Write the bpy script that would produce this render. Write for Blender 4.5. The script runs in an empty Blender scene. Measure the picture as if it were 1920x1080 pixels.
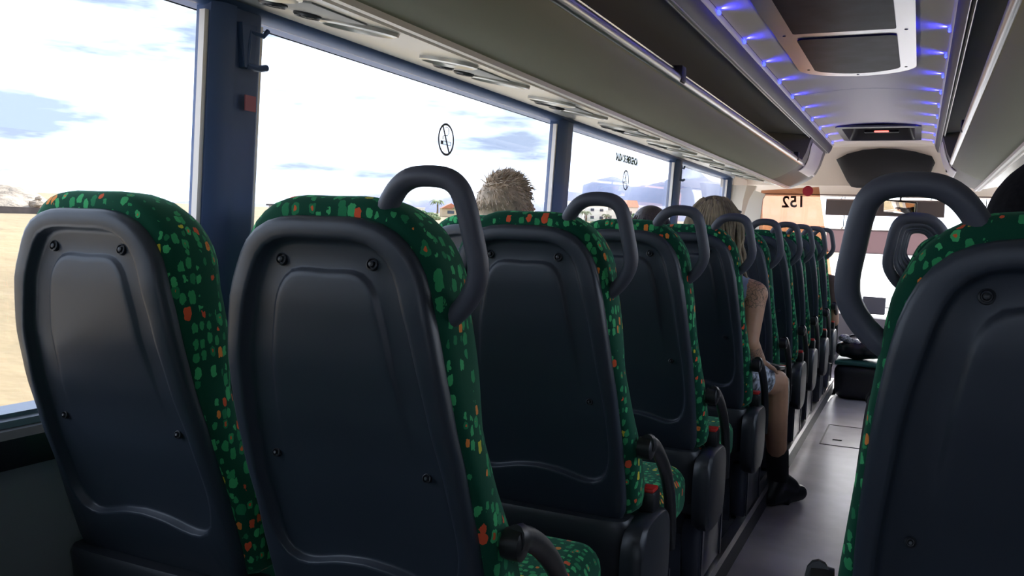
import bpy, bmesh, math, random
from mathutils import Vector, Matrix, noise
PI = math.pi
random.seed(7)
SC = bpy.context.scene
COL = SC.collection
H = 1.15                    # the camera's height above the aisle floor; z in this script is measured from the camera
PLAT = -1.05                # top of the seat platform

# ---------------------------------------------------------------- camera
cd = bpy.data.cameras.new('camera'); cam = bpy.data.objects.new('camera', cd); COL.objects.link(cam)
cd.sensor_width = 36.0; cd.lens = 1638.0 / 1920 * 36; cd.clip_start = 0.02; cd.clip_end = 5000
ay = Vector((1724 - 960, 540 - 455, -1638)).normalized()
ax = -Vector((-2580 - 960, 540 - 303, -1638)).normalized()
ax = (ax - ay * ax.dot(ay)).normalized(); az = ax.cross(ay)
M3 = Matrix((ax, ay, az))
cam.matrix_world = Matrix.Translation((0, 0, H)) @ M3.to_4x4()
SC.camera = cam
# ---------------------------------------------------------------- view
SC.view_settings.view_transform = 'Standard'; SC.view_settings.look = 'None'
SC.view_settings.gamma = 1.0; SC.view_settings.use_curve_mapping = False
SC.view_settings.exposure = 0.74
# ---------------------------------------------------------------- sky
w = bpy.data.worlds.new('sky'); SC.world = w; w.use_nodes = True
nt = w.node_tree; nt.nodes.clear()
def N(nt, t, **k):
    n = nt.nodes.new(t)
    for a, b in k.items(): setattr(n, a, b)
    return n
out = N(nt, 'ShaderNodeOutputWorld'); bg = N(nt, 'ShaderNodeBackground'); tc = N(nt, 'ShaderNodeTexCoord')
mp = N(nt, 'ShaderNodeMapping'); mp.inputs['Scale'].default_value = (1.6, 1.6, 9.0); mp.inputs['Location'].default_value = (0.3, 1.1, 0.15)
nz = N(nt, 'ShaderNodeTexNoise'); nz.inputs['Scale'].default_value = 1.7; nz.inputs['Detail'].default_value = 6; nz.inputs['Roughness'].default_value = 0.55
cr = N(nt, 'ShaderNodeValToRGB')
cr.color_ramp.elements[0].position = 0.38; cr.color_ramp.elements[0].color = (0.22, 0.26, 0.35, 1)
cr.color_ramp.elements[1].position = 0.50; cr.color_ramp.elements[1].color = (0.88, 0.97, 1.14, 1)
nt.links.new(tc.outputs['Generated'], mp.inputs['Vector']); nt.links.new(mp.outputs[0], nz.inputs['Vector'])
nt.links.new(nz.outputs['Fac'], cr.inputs['Fac']); nt.links.new(cr.outputs['Color'], bg.inputs['Color'])
bg.inputs['Strength'].default_value = 2.0
# bright haze in the sky around the sun, ahead of the coach
SUN = Vector((0.20, 0.85, 0.48)).normalized()
dp = N(nt, 'ShaderNodeVectorMath', operation='DOT_PRODUCT'); dp.inputs[1].default_value = SUN; nt.links.new(tc.outputs['Generated'], dp.inputs[0])
mx0 = N(nt, 'ShaderNodeMath', operation='MAXIMUM'); mx0.inputs[1].default_value = 0; nt.links.new(dp.outputs['Value'], mx0.inputs[0])
pw = N(nt, 'ShaderNodeMath', operation='POWER'); pw.inputs[1].default_value = 22; nt.links.new(mx0.outputs[0], pw.inputs[0])
ms_ = N(nt, 'ShaderNodeMath', operation='MULTIPLY'); ms_.inputs[1].default_value = 22; nt.links.new(pw.outputs[0], ms_.inputs[0])
bg2 = N(nt, 'ShaderNodeBackground'); bg2.inputs['Color'].default_value = (1.0, 0.90, 0.80, 1); nt.links.new(ms_.outputs[0], bg2.inputs['Strength'])
ad = N(nt, 'ShaderNodeAddShader'); nt.links.new(bg.outputs[0], ad.inputs[0]); nt.links.new(bg2.outputs[0], ad.inputs[1]); nt.links.new(ad.outputs[0], out.inputs['Surface'])
# ---------------------------------------------------------------- sun, high in front and to the right of the coach
sl = bpy.data.lights.new('sun', 'SUN'); sl.energy = 6.0; sl.angle = 0.02; sl.color = (1.0, 0.94, 0.84)
sun = bpy.data.objects.new('sun', sl); COL.objects.link(sun)
sun.rotation_euler = Vector((0.03, 0.85, 0.62)).to_track_quat('Z', 'Y').to_euler()

# ================================================================ helpers
def mat(name, col, rough=0.5, metal=0.0, spec=0.5, bump=None, var=None, emit=None, sheen=0.0):
    m = bpy.data.materials.new(name); m.use_nodes = True
    t = m.node_tree; b = t.nodes['Principled BSDF']
    b.inputs['Base Color'].default_value = (*col, 1); b.inputs['Roughness'].default_value = rough
    b.inputs['Metallic'].default_value = metal; b.inputs['Specular IOR Level'].default_value = spec
    if sheen: b.inputs['Sheen Weight'].default_value = sheen
    if emit: b.inputs['Emission Color'].default_value = (*emit[0], 1); b.inputs['Emission Strength'].default_value = emit[1]
    c = N(t, 'ShaderNodeTexCoord')
    if bump:
        n = N(t, 'ShaderNodeTexNoise'); n.inputs['Scale'].default_value = bump[0]; n.inputs['Detail'].default_value = 3
        bp = N(t, 'ShaderNodeBump'); bp.inputs['Strength'].default_value = bump[1]; bp.inputs['Distance'].default_value = bump[2] if len(bump) > 2 else 0.002
        t.links.new(c.outputs['Object'], n.inputs['Vector']); t.links.new(n.outputs['Fac'], bp.inputs['Height']); t.links.new(bp.outputs['Normal'], b.inputs['Normal'])
    if var:
        n = N(t, 'ShaderNodeTexNoise'); n.inputs['Scale'].default_value = var[0]; n.inputs['Detail'].default_value = 5
        r = N(t, 'ShaderNodeValToRGB'); r.color_ramp.elements[0].position = 0.35; r.color_ramp.elements[1].position = 0.65
        r.color_ramp.elements[0].color = (*[x * (1 - var[1]) for x in col], 1); r.color_ramp.elements[1].color = (*[min(1, x * (1 + var[1])) for x in col], 1)
        t.links.new(c.outputs['Object'], n.inputs['Vector']); t.links.new(n.outputs['Fac'], r.inputs['Fac']); t.links.new(r.outputs['Color'], b.inputs['Base Color'])
    return m

class MB:
    def __init__(s): s.v = []; s.f = []
    def add(s, vs, fs):
        k = len(s.v); s.v += [tuple(p) for p in vs]; s.f += [tuple(i + k for i in q) for q in fs]; return s
    def box(s, c, d, rot=None):
        vs = []
        for x in (-1, 1):
            for y in (-1, 1):
                for z in (-1, 1):
                    p = Vector((x * d[0] / 2, y * d[1] / 2, z * d[2] / 2))
                    if rot is not None: p = rot @ p
                    vs.append((p.x + c[0], p.y + c[1], p.z + c[2]))
        return s.add(vs, [(0, 1, 3, 2), (4, 6, 7, 5), (0, 4, 5, 1), (2, 3, 7, 6), (0, 2, 6, 4), (1, 5, 7, 3)])
    def loft(s, loops, closed=True, cap=(True, True)):
        n = len(loops[0]); vs = [p for l in loops for p in l]; fs = []
        for i in range(len(loops) - 1):
            for j in range(n if closed else n - 1):
                a = i * n + j; b = i * n + (j + 1) % n
                fs.append((a, b, b + n, a + n))
        if cap[0]: fs.append(tuple(reversed(range(n))))
        if cap[1]: fs.append(tuple(range((len(loops) - 1) * n, len(loops) * n)))
        return s.add(vs, fs)
    def rbox(s, c, d, r=0.02, seg=4, rot=None, taper=1.0):
        """box with every edge rounded: stacked rounded rectangles"""
        hx, hy, hz = d[0] / 2, d[1] / 2, d[2] / 2; r = min(r, hx * .98, hy * .98, hz * .98)
        loops = []
        lev = [(-hz + r - r * math.cos(a), r - r * math.sin(a)) for a in [PI / 2 * i / seg for i in range(seg + 1)]]
        lev = [(-hz + r * (1 - math.sin(a)), r * (1 - math.cos(a))) for a in [PI / 2 * (1 - i / seg) for i in range(seg + 1)]]
        lev = lev + [(-z, i) for z, i in reversed(lev)]
        for z, ins in lev:
            k = 1 + (taper - 1) * (z + hz) / (2 * hz)
            lp = []
            rr = max(r - ins, 0.0004)
            for q, (sx, sy) in enumerate(((1, 1), (-1, 1), (-1, -1), (1, -1))):
                for i in range(seg + 1):
                    a = PI / 2 * (q + i / seg)
                    p = Vector((((hx - r) * sx + rr * math.cos(a)) * k, ((hy - r) * sy + rr * math.sin(a)) * k, z))
                    if rot is not None: p = rot @ p
                    lp.append((p.x + c[0], p.y + c[1], p.z + c[2]))
            loops.append(lp)
        return s.loft(loops)
    def tube(s, pts, r, seg=10, up=None, flat=1.0, cap=(True, True)):
        pts = [Vector(p) for p in pts]; rs = r if isinstance(r, (list, tuple)) else [r] * len(pts)
        loops = []; prev = None
        for i, p in enumerate(pts):
            d = (pts[min(i + 1, len(pts) - 1)] - pts[max(i - 1, 0)]).normalized()
            if prev is None:
                u = Vector(up) if up else (Vector((0, 0, 1)) if abs(d.z) < .9 else Vector((1, 0, 0)))
            else: u = prev
            u = (u - d * u.dot(d)).normalized(); v = d.cross(u); prev = u
            loops.append([tuple(p + u * rs[i] * flat * math.cos(a) + v * rs[i] * math.sin(a)) for a in [2 * PI * k / seg for k in range(seg)]])
        return s.loft(loops, cap=cap)
    def lathe(s, c, prof, axis='Z', seg=20, rot=None):
        loops = []
        for rr, h in prof:
            lp = []
            for k in range(seg):
                a = 2 * PI * k / seg; x, y = max(rr, 1e-5) * math.cos(a), max(rr, 1e-5) * math.sin(a)
                p = Vector({'Z': (x, y, h), 'Y': (x, h, -y), 'X': (h, x, y)}[axis])
                if rot is not None: p = rot @ p
                lp.append((p.x + c[0], p.y + c[1], p.z + c[2]))
            loops.append(lp)
        return s.loft(loops)
    def ball(s, c, r, rot=None, nu=14, nv=9):
        r = r if isinstance(r, (tuple, list)) else (r, r, r); loops = []
        for i in range(nv + 1):
            t = PI * i / nv; lp = []
            for k in range(nu):
                a = 2 * PI * k / nu; q = max(math.sin(t), 1e-3)
                p = Vector((r[0] * q * math.cos(a), r[1] * q * math.sin(a), -r[2] * math.cos(t)))
                if rot is not None: p = rot @ p
                lp.append((p.x + c[0], p.y + c[1], p.z + c[2]))
            loops.append(lp)
        return s.loft(loops)
    def capsule(s, a, ra, b, rb, seg=12):
        a = Vector(a); b = Vector(b); d = (b - a); L = d.length; d.normalize()
        pts = []; rs = []
        for i in range(5):
            t = PI / 2 * i / 4; pts.append(a - d * ra * math.cos(t)); rs.append(max(ra * math.sin(t), 1e-4))
        for i in range(5):
            t = PI / 2 * i / 4; pts.append(b + d * rb * math.sin(t)); rs.append(max(rb * math.cos(t), 1e-4))
        return s.tube(pts, rs, seg)
    def extrude(s, prof, y0, y1, cap=True, closed=True):
        """(x, z) profile drawn out along Y"""
        return s.loft([[(x, y0, z) for x, z in prof], [(x, y1, z) for x, z in prof]], closed=closed, cap=(cap, cap))
    def build(s, name, m, parent=None, off=(0, 0, 0), smooth=True, loc=None, mirror=False, angle=40):
        vs = [((-1 if mirror else 1) * x + off[0], y + off[1], z + off[2]) for x, y, z in s.v]
        me = bpy.data.meshes.new(name); me.from_pydata(vs, [], s.f)
        bm = bmesh.new(); bm.from_mesh(me); bmesh.ops.recalc_face_normals(bm, faces=bm.faces); bm.to_mesh(me); bm.free()
        ms = m if isinstance(m, (list, tuple)) else [m]
        for q in ms: me.materials.append(q)
        if smooth:
            me.shade_smooth()
            me.set_sharp_from_angle(angle=math.radians(angle))
        o = bpy.data.objects.new(name, me); COL.objects.link(o)
        if parent is not None: o.parent = parent
        else: o.location = loc if loc is not None else (0, 0, H)
        return o

def tag(o, label=None, cat=None, group=None, kind=None):
    if label: o['label'] = label
    if cat: o['category'] = cat
    if group: o['group'] = group
    if kind: o['kind'] = kind
    return o
def thing(name, label, cat, loc, group=None, rot=(0, 0, 0)):
    o = bpy.data.objects.new(name, None); COL.objects.link(o); o.empty_display_size = .05
    o.location = (loc[0], loc[1], loc[2] + H); o.rotation_euler = rot
    return tag(o, label, cat, group)
def struct(name, mb, m, smooth=True, **k):
    return tag(mb.build(name, m, smooth=smooth, **k), kind='structure')
def copy_tree(o, parent=None):
    c = o.copy(); COL.objects.link(c)
    if parent is not None: c.parent = parent
    for ch in list(o.children): copy_tree(ch, c)
    return c
def catmull(pts, n=6):
    P = [Vector(p) for p in pts]; P = [P[0] * 2 - P[1]] + P + [P[-1] * 2 - P[-2]]; o = []
    for i in range(1, len(P) - 2):
        for k in range(n):
            t = k / n; a, b, c, d = P[i - 1:i + 3]
            o.append(0.5 * ((2 * b) + (-a + c) * t + (2 * a - 5 * b + 4 * c - d) * t * t + (-a + 3 * b - 3 * c + d) * t ** 3))
    o.append(P[-2]); return o
def text_mesh(s, size, bold=.022):
    cu = bpy.data.curves.new('t', 'FONT'); cu.body = s; cu.size = size; cu.align_x = 'CENTER'; cu.align_y = 'CENTER'; cu.extrude = 0.0006; cu.resolution_u = 3; cu.offset = size * bold
    o = bpy.data.objects.new('t', cu); COL.objects.link(o); dg = bpy.context.evaluated_depsgraph_get()
    me = bpy.data.meshes.new_from_object(o.evaluated_get(dg)); bpy.data.objects.remove(o); return me

# ================================================================ materials
def spotted_fabric():
    m = bpy.data.materials.new('spotted_green_fabric'); m.use_nodes = True; t = m.node_tree; b = t.nodes['Principled BSDF']
    L = t.links.new
    c = N(t, 'ShaderNodeTexCoord'); mp = N(t, 'ShaderNodeMapping'); mp.inputs['Scale'].default_value = (1.0, 1.0, 0.66); L(c.outputs['Object'], mp.inputs['Vector'])
    oi = N(t, 'ShaderNodeObjectInfo'); ml = N(t, 'ShaderNodeMath', operation='MULTIPLY'); L(oi.outputs['Random'], ml.inputs[0]); ml.inputs[1].default_value = 37.0
    va = N(t, 'ShaderNodeVectorMath', operation='ADD'); L(mp.outputs[0], va.inputs[0]); L(ml.outputs[0], va.inputs[1])
    v = N(t, 'ShaderNodeTexVoronoi', feature='F1', distance='MINKOWSKI'); v.inputs['Exponent'].default_value = 3.2; v.inputs['Scale'].default_value = 62; v.inputs['Randomness'].default_value = 0.6
    dn = N(t, 'ShaderNodeTexNoise'); dn.inputs['Scale'].default_value = 170; L(va.outputs[0], dn.inputs['Vector']); dm = N(t, 'ShaderNodeVectorMath', operation='MULTIPLY_ADD'); L(dn.outputs['Color'], dm.inputs[0]); dm.inputs[1].default_value = (.006, .006, .006); L(va.outputs[0], dm.inputs[2]); L(dm.outputs[0], v.inputs['Vector'])
    sp = N(t, 'ShaderNodeSeparateColor'); L(v.outputs['Color'], sp.inputs[0])
    # radius of each spot grows and shrinks in bands across the cloth
    bn = N(t, 'ShaderNodeTexNoise'); bn.inputs['Scale'].default_value = 9; L(va.outputs[0], bn.inputs['Vector'])
    r1 = N(t, 'ShaderNodeMath', operation='MULTIPLY_ADD'); L(sp.outputs[0], r1.inputs[0]); r1.inputs[1].default_value = 0.18; r1.inputs[2].default_value = 0.03
    r2 = N(t, 'ShaderNodeMath', operation='MULTIPLY_ADD'); L(bn.outputs['Fac'], r2.inputs[0]); r2.inputs[1].default_value = 0.44; L(r1.outputs[0], r2.inputs[2])
    lt = N(t, 'ShaderNodeMath', operation='LESS_THAN'); L(v.outputs['Distance'], lt.inputs[0]); L(r2.outputs[0], lt.inputs[1])
    cr = N(t, 'ShaderNodeValToRGB'); cr.color_ramp.interpolation = 'CONSTANT'; e = cr.color_ramp.elements
    e[0].position = 0; e[0].color = (0.035, 0.30, 0.11, 1); e[1].position = 0.35; e[1].color = (0.06, 0.42, 0.15, 1)
    for p, q in ((0.62, (0.02, 0.2, 0.08, 1)), (0.84, (0.75, 0.10, 0.04, 1)), (0.90, (0.80, 0.24, 0.05, 1)), (0.94, (0.65, 0.55, 0.05, 1)), (0.96, (0.06, 0.42, 0.15, 1))):
        x = e.new(p); x.color = q
    L(sp.outputs[1], cr.inputs['Fac'])
    # red hearts inside some green spots
    h1 = N(t, 'ShaderNodeMath', operation='MULTIPLY'); L(r2.outputs[0], h1.inputs[0]); h1.inputs[1].default_value = 0.42
    h2 = N(t, 'ShaderNodeMath', operation='LESS_THAN'); L(v.outputs['Distance'], h2.inputs[0]); L(h1.outputs[0], h2.inputs[1])
    h3 = N(t, 'ShaderNodeMath', operation='GREATER_THAN'); L(sp.outputs[2], h3.inputs[0]); h3.inputs[1].default_value = 0.84
    h4 = N(t, 'ShaderNodeMath', operation='MULTIPLY'); L(h2.outputs[0], h4.inputs[0]); L(h3.outputs[0], h4.inputs[1])
    m1 = N(t, 'ShaderNodeMix', data_type='RGBA'); L(h4.outputs[0], m1.inputs[0]); L(cr.outputs[0], m1.inputs[6]); m1.inputs[7].default_value = (0.7, 0.13, 0.04, 1)
    m2 = N(t, 'ShaderNodeMix', data_type='RGBA'); L(lt.outputs[0], m2.inputs[0]); m2.inputs[6].default_value = (0.005, 0.060, 0.034, 1); L(m1.outputs[2], m2.inputs[7])
    L(m2.outputs[2], b.inputs['Base Color']); b.inputs['Roughness'].default_value = 0.9; b.inputs['Specular IOR Level'].default_value = 0.15; b.inputs['Sheen Weight'].default_value = 0.25; b.inputs['Sheen Tint'].default_value = (0.3, 0.8, 0.5, 1)
    f = N(t, 'ShaderNodeTexNoise'); f.inputs['Scale'].default_value = 900; bp = N(t, 'ShaderNodeBump'); bp.inputs['Strength'].default_value = .25; bp.inputs['Distance'].default_value = .0006
    L(c.outputs['Object'], f.inputs['Vector']); L(f.outputs['Fac'], bp.inputs['Height']); L(bp.outputs[0], b.inputs['Normal'])
    return m
FABRIC = spotted_fabric()
SHELL = mat('grained_grey_plastic', (0.027, 0.035, 0.050), 0.42, bump=(700, .15, .0004))
DARKP = mat('dark_grey_plastic', (0.020, 0.023, 0.029), 0.42)
HANDLE = mat('soft_touch_grey', (0.072, 0.076, 0.100), 0.5, bump=(900, .1, .0003))
BLACK = mat('black_plastic', (0.012, 0.012, 0.014), 0.4)
PILLAR = mat('blue_grey_trim', (0.045, 0.085, 0.20), 0.5)
RUBBER = mat('black_rubber', (0.02, 0.022, 0.03), 0.55)
SIDEW = mat('grey_side_carpet', (0.26, 0.29, 0.31), 0.9, bump=(500, .3, .001))
CREAM = mat('cream_vinyl', (0.84, 0.75, 0.65), 0.6, bump=(300, .08, .0006))
CEIL = mat('warm_white_headliner', (0.90, 0.80, 0.71), 0.7, bump=(260, .1, .0006))
OLIVE = mat('beige_rack_lining', (0.43, 0.43, 0.35), 0.75, bump=(400, .12, .0006))
DRK = mat('dark_rack_lining', (0.34, 0.33, 0.29), 0.8)
ALU = mat('brushed_aluminium', (0.62, 0.60, 0.60), 0.32, 1.0)
BEAD = mat('pale_edge_bead', (0.88, 0.82, 0.78), 0.4)
GRILLE = mat('vent_panel_plastic', (0.32, 0.32, 0.295), 0.26, spec=.6)
SILVER = mat('silver_plastic', (0.50, 0.49, 0.45), 0.28, 0.4)
FLOOR = mat('speckled_grey_vinyl', (0.47, 0.43, 0.46), 0.30, var=(4, .2), bump=(30, .05, .002))
PLATF = mat('dark_platform_vinyl', (0.05, 0.05, 0.055), 0.5)
RED = mat('red_button', (0.55, 0.02, 0.015), 0.4)
CHROME = mat('chrome', (0.7, 0.7, 0.72), 0.15, 1.0)
DGLASS = mat('smoked_hatch_glass', (0.016, 0.017, 0.024), 0.4, spec=.02, var=(9, .4))
def glass(name, tint, refl=1.0):
    m = bpy.data.materials.new(name); m.use_nodes = True; t = m.node_tree; t.nodes.clear(); L = t.links.new
    o = N(t, 'ShaderNodeOutputMaterial'); mx = N(t, 'ShaderNodeMixShader'); tr = N(t, 'ShaderNodeBsdfTransparent'); g = N(t, 'ShaderNodeBsdfGlossy'); fr = N(t, 'ShaderNodeLayerWeight')
    tr.inputs[0].default_value = (*tint, 1); g.inputs['Roughness'].default_value = 0.01; fr.inputs['Blend'].default_value = .5
    pw = N(t, 'ShaderNodeMath', operation='POWER'); pw.inputs[1].default_value = 5; L(fr.outputs['Facing'], pw.inputs[0])
    mu = N(t, 'ShaderNodeMath', operation='MULTIPLY_ADD'); mu.inputs[1].default_value = .9 * refl; mu.inputs[2].default_value = .04 * refl; L(pw.outputs[0], mu.inputs[0])
    L(mu.outputs[0], mx.inputs[0]); L(tr.outputs[0], mx.inputs[1]); L(g.outputs[0], mx.inputs[2]); L(mx.outputs[0], o.inputs['Surface']); return m
GLASS = glass('window_glass', (0.90, 0.93, 0.96)); AMBER = glass('amber_tinted_glass', (0.72, 0.50, 0.38))

# ================================================================ the coach body
XL, XR, XC = -1.5, 0.89, -0.305
ZW0, ZW1 = -0.375, 0.472          # window bottom and top
YB, YF = -1.6, 8.6
def wx(z): return XL + 0.035 * (z - ZW0) / (ZW1 - ZW0)      # the side walls lean in a little
# --- floors
s = MB(); s.box((XC, (YB + 9.2) / 2, -1.18), (0.46, 9.2 - YB, .06)); struct('floor', s, FLOOR, False)
s = MB(); s.box((-1.03, (YB + 6.95) / 2, -1.10), (1.01, 6.95 - YB, .1)); s.box((0.40, (YB + 6.95) / 2, -1.10), (0.99, 6.95 - YB, .1)); struct('floor_platform', s, PLATF, False)
s = MB(); s.box((-1.0, 7.9, -1.18), (1.0, 2.1, .06)); s.box((0.4, 7.9, -1.18), (1.0, 2.1, .06)); struct('floor_front', s, FLOOR, False)
# platform nosing: riser plus a bright metal edge
for q, (x, sg) in enumerate(((-0.528, 1), (-0.082, -1))):
    s = MB(); s.box((x - sg * .004, (YB + 6.95) / 2, -1.10), (.012, 6.95 - YB, .1)); struct('trim_%d' % (q + 1), s, DARKP if q else mat('scuffed_riser', (.22, .21, .22), .45), False)
    s = MB(); s.extrude([(x - sg * .03, PLAT + .004), (x + sg * .004, PLAT + .004), (x + sg * .006, PLAT - .006), (x + sg * .006, PLAT - .024), (x + sg * .002, PLAT - .024), (x, PLAT), (x - sg * .03, PLAT)], YB, 6.97)
    struct('trim_%d' % (q + 3), s, ALU, False)
s = MB(); 
for y0 in (5.15, 5.72): s.box((-.31, y0, -1.1488), (.26, .008, .003))
for x0 in (-.44, -.18): s.box((x0, 5.435, -1.1488), (.008, .57, .003))
s.box((-.36, 5.3, -1.148), (.05, .012, .004))
struct('trim_5', s, mat('floor_hatch_seam', (.12, .11, .11), .5), False)
# --- side walls: below the windows, and the pillars between them
posts = {-1: [(-1.6, -1.5), (-0.42, -0.26), (1.50, 1.665), (3.565, 3.735), (5.58, 5.745), (7.30, 7.46)],
          1: [(-1.6, -1.5), (-0.42, -0.26), (1.50, 1.665), (3.565, 3.735), (5.58, 5.745), (7.30, 7.46)]}
for sd, nm in ((-1, 'left'), (1, 'right')):
    def X(x): return x if sd < 0 else 2 * XC - x
    s = MB(); s.extrude([(X(-1.56), -1.2), (X(-1.50), -1.2), (X(-1.50), -.47), (X(-1.56), -.47)], YB, 7.46); struct('wall_' + nm, s, SIDEW, False)
    s = MB(); s.extrude([(X(-1.57), -.47), (X(-1.478), -.472), (X(-1.472), -.458), (X(-1.474), -.415), (X(-1.486), -.402), (X(-1.506), -.400), (X(-1.57), -.40)], YB, 7.46); struct('wall_%s_ledge' % nm, s, DARKP)
    s = MB(); s.extrude([(X(-1.57), -.40), (X(-1.50), -.40), (X(-1.503), -.388), (X(-1.513), -.384), (X(-1.513), -.376), (X(-1.57), -.373)], YB, 7.46); struct('wall_%s_gasket' % nm, s, mat('window_gasket_' + nm, (.12, .14, .2), .35))
    # header above the windows
    s = MB(); s.extrude([(X(-1.53), .474), (X(-1.475), .472), (X(-1.462), .474), (X(-1.45), .479), (X(-1.438), .488), (X(-1.432), .505), (X(-1.53), .52)], YB, 7.46); struct('wall_%s_header' % nm, s, PILLAR)
    for i, (a, b) in enumerate(posts[sd]):
        s = MB(); lo, hi = [], []
        m_ = (b - a)
        prof = [(-.02, 0), (.010, .0), (.030, .22), (.034, .38), (.022, .46), (.020, .85), (.006, 1.0), (-.02, 1.0)]
        prof = [(-.03, 0), (.012, 0), (.030, .14), (.032, .36), (.018, .45), (.018, .92), (.010, 1.0), (-.03, 1.0)]
        for z in (-.40, -.1, .2, .48):
            lo.append([(X(wx(z) + px), a + m_ * py, z) for px, py in prof])
        s.loft(lo); struct('wall_%s_pillar' % nm + ('' if i == 0 else '.%03d' % i), s, PILLAR)
    # panes
    wins = [(-1.5, -.42), (-.26, 1.50), (1.665, 3.565), (3.735, 5.58), (5.745, 7.30)]
    if sd > 0:  # unseen window bay, walled off to keep side light off the seat backs
        s = MB(); s.loft([[(X(wx(z)), -.4, z), (X(wx(z) - .03), -.4, z), (X(wx(z) - .03), 1.5, z), (X(wx(z)), 1.5, z)] for z in (ZW0 - .03, ZW1 + .03)]); struct('wall_right_light_block', s, SIDEW, False)
    for i, (a, b) in enumerate(wins):
        if sd > 0 and i == 1: continue
        s = MB(); x0, x1 = X(wx(ZW0) - .012), X(wx(ZW1) - .012)
        s.loft([[(x0, a, ZW0 - .005), (x0 + .004 * sd, a, ZW0 - .005), (x0 + .004 * sd, b, ZW0 - .005), (x0, b, ZW0 - .005)], [(x1, a, ZW1), (x1 + .004 * sd, a, ZW1), (x1 + .004 * sd, b, ZW1), (x1, b, ZW1)]])
        wname = 'window_%d' % (i + 1 + (0 if sd < 0 else 5))
        wo = struct(wname, s, GLASS, False)
        # pale seal along the upright edges
        s = MB()
        for yy in (a + .006, b - .006) if i else ():
            s.loft([[(X(wx(z) + .006), yy - .006, z), (X(wx(z) + .006), yy + .006, z), (X(wx(z) - .01), yy + .006, z), (X(wx(z) - .01), yy - .006, z)] for z in (-.37, .46)])
        if i: s.build('seal', BEAD, wo, smooth=False)
# outer roof, rear and front shells
s = MB()
arc = [(-1.56, .48), (-1.56, .62), (-1.45, .80), (-1.2, .90), (-.8, .95), (-.305, .965), (.19, .95), (.59, .90), (.84, .80), (.95, .62), (.95, .48)]
prof = arc + [(x, z + .02) for x, z in reversed(arc)]
s.extrude(prof, YB, YF + .1); struct('roof', s, mat('roof_skin', (.5, .5, .5), .5), False)
s = MB(); s.box((XC, YB - .03, -.56), (2.5, .06, 1.28)); s.box((XC, YB - .03, .72), (2.5, .06, .5)); s.box((-1.48, YB - .03, 0), (.16, .06, 1.1)); s.box((.87, YB - .03, 0), (.16, .06, 1.1)); struct('wall_rear', s, SIDEW, False)
s = MB(); s.box((XC, YB - .03, .05), (2.2, .006, .86)); struct('window_11', s, GLASS, False)
# ceiling: shallow vault between the two LED coves
s = MB(); cx = []
for i in range(13):
    x = -.665 + .72 * i / 12; z = .762 + .032 * math.sin(PI * i / 12)
    cx.append((x, z))
holes = [(2.55, 4.36, -.50, -.11), (6.42, 7.28, -.56, -.05)]
ys = [YB, 2.60, 4.30, 6.45, 7.25, 7.62]
for k in range(len(ys) - 1):
    y0, y1 = ys[k], ys[k + 1]
    for i in range(12):
        (xa, za), (xb, zb) = cx[i], cx[i + 1]
        if k == 3 and -.57 < (xa + xb) / 2 < -.04: continue
        s.add([(xa, y0, za), (xb, y0, zb), (xb, y1, zb), (xa, y1, za), (xa, y0, za + .015), (xb, y0, zb + .015), (xb, y1, zb + .015), (xa, y1, za + .015)], [(0, 1, 2, 3), (4, 7, 6, 5), (0, 4, 5, 1), (2, 6, 7, 3), (1, 5, 6, 2), (0, 3, 7, 4)])
struct('ceiling', s, CEIL)
s = MB()                                                                   # cross seam in the headliner
s.loft([[(x, 4.95 + d, z - .001) for x, z in cx] for d in (0, .006)], closed=False, cap=(False, False)); struct('trim_6', s, mat('headliner_seam', (.42, .38, .36), .7))

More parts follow.
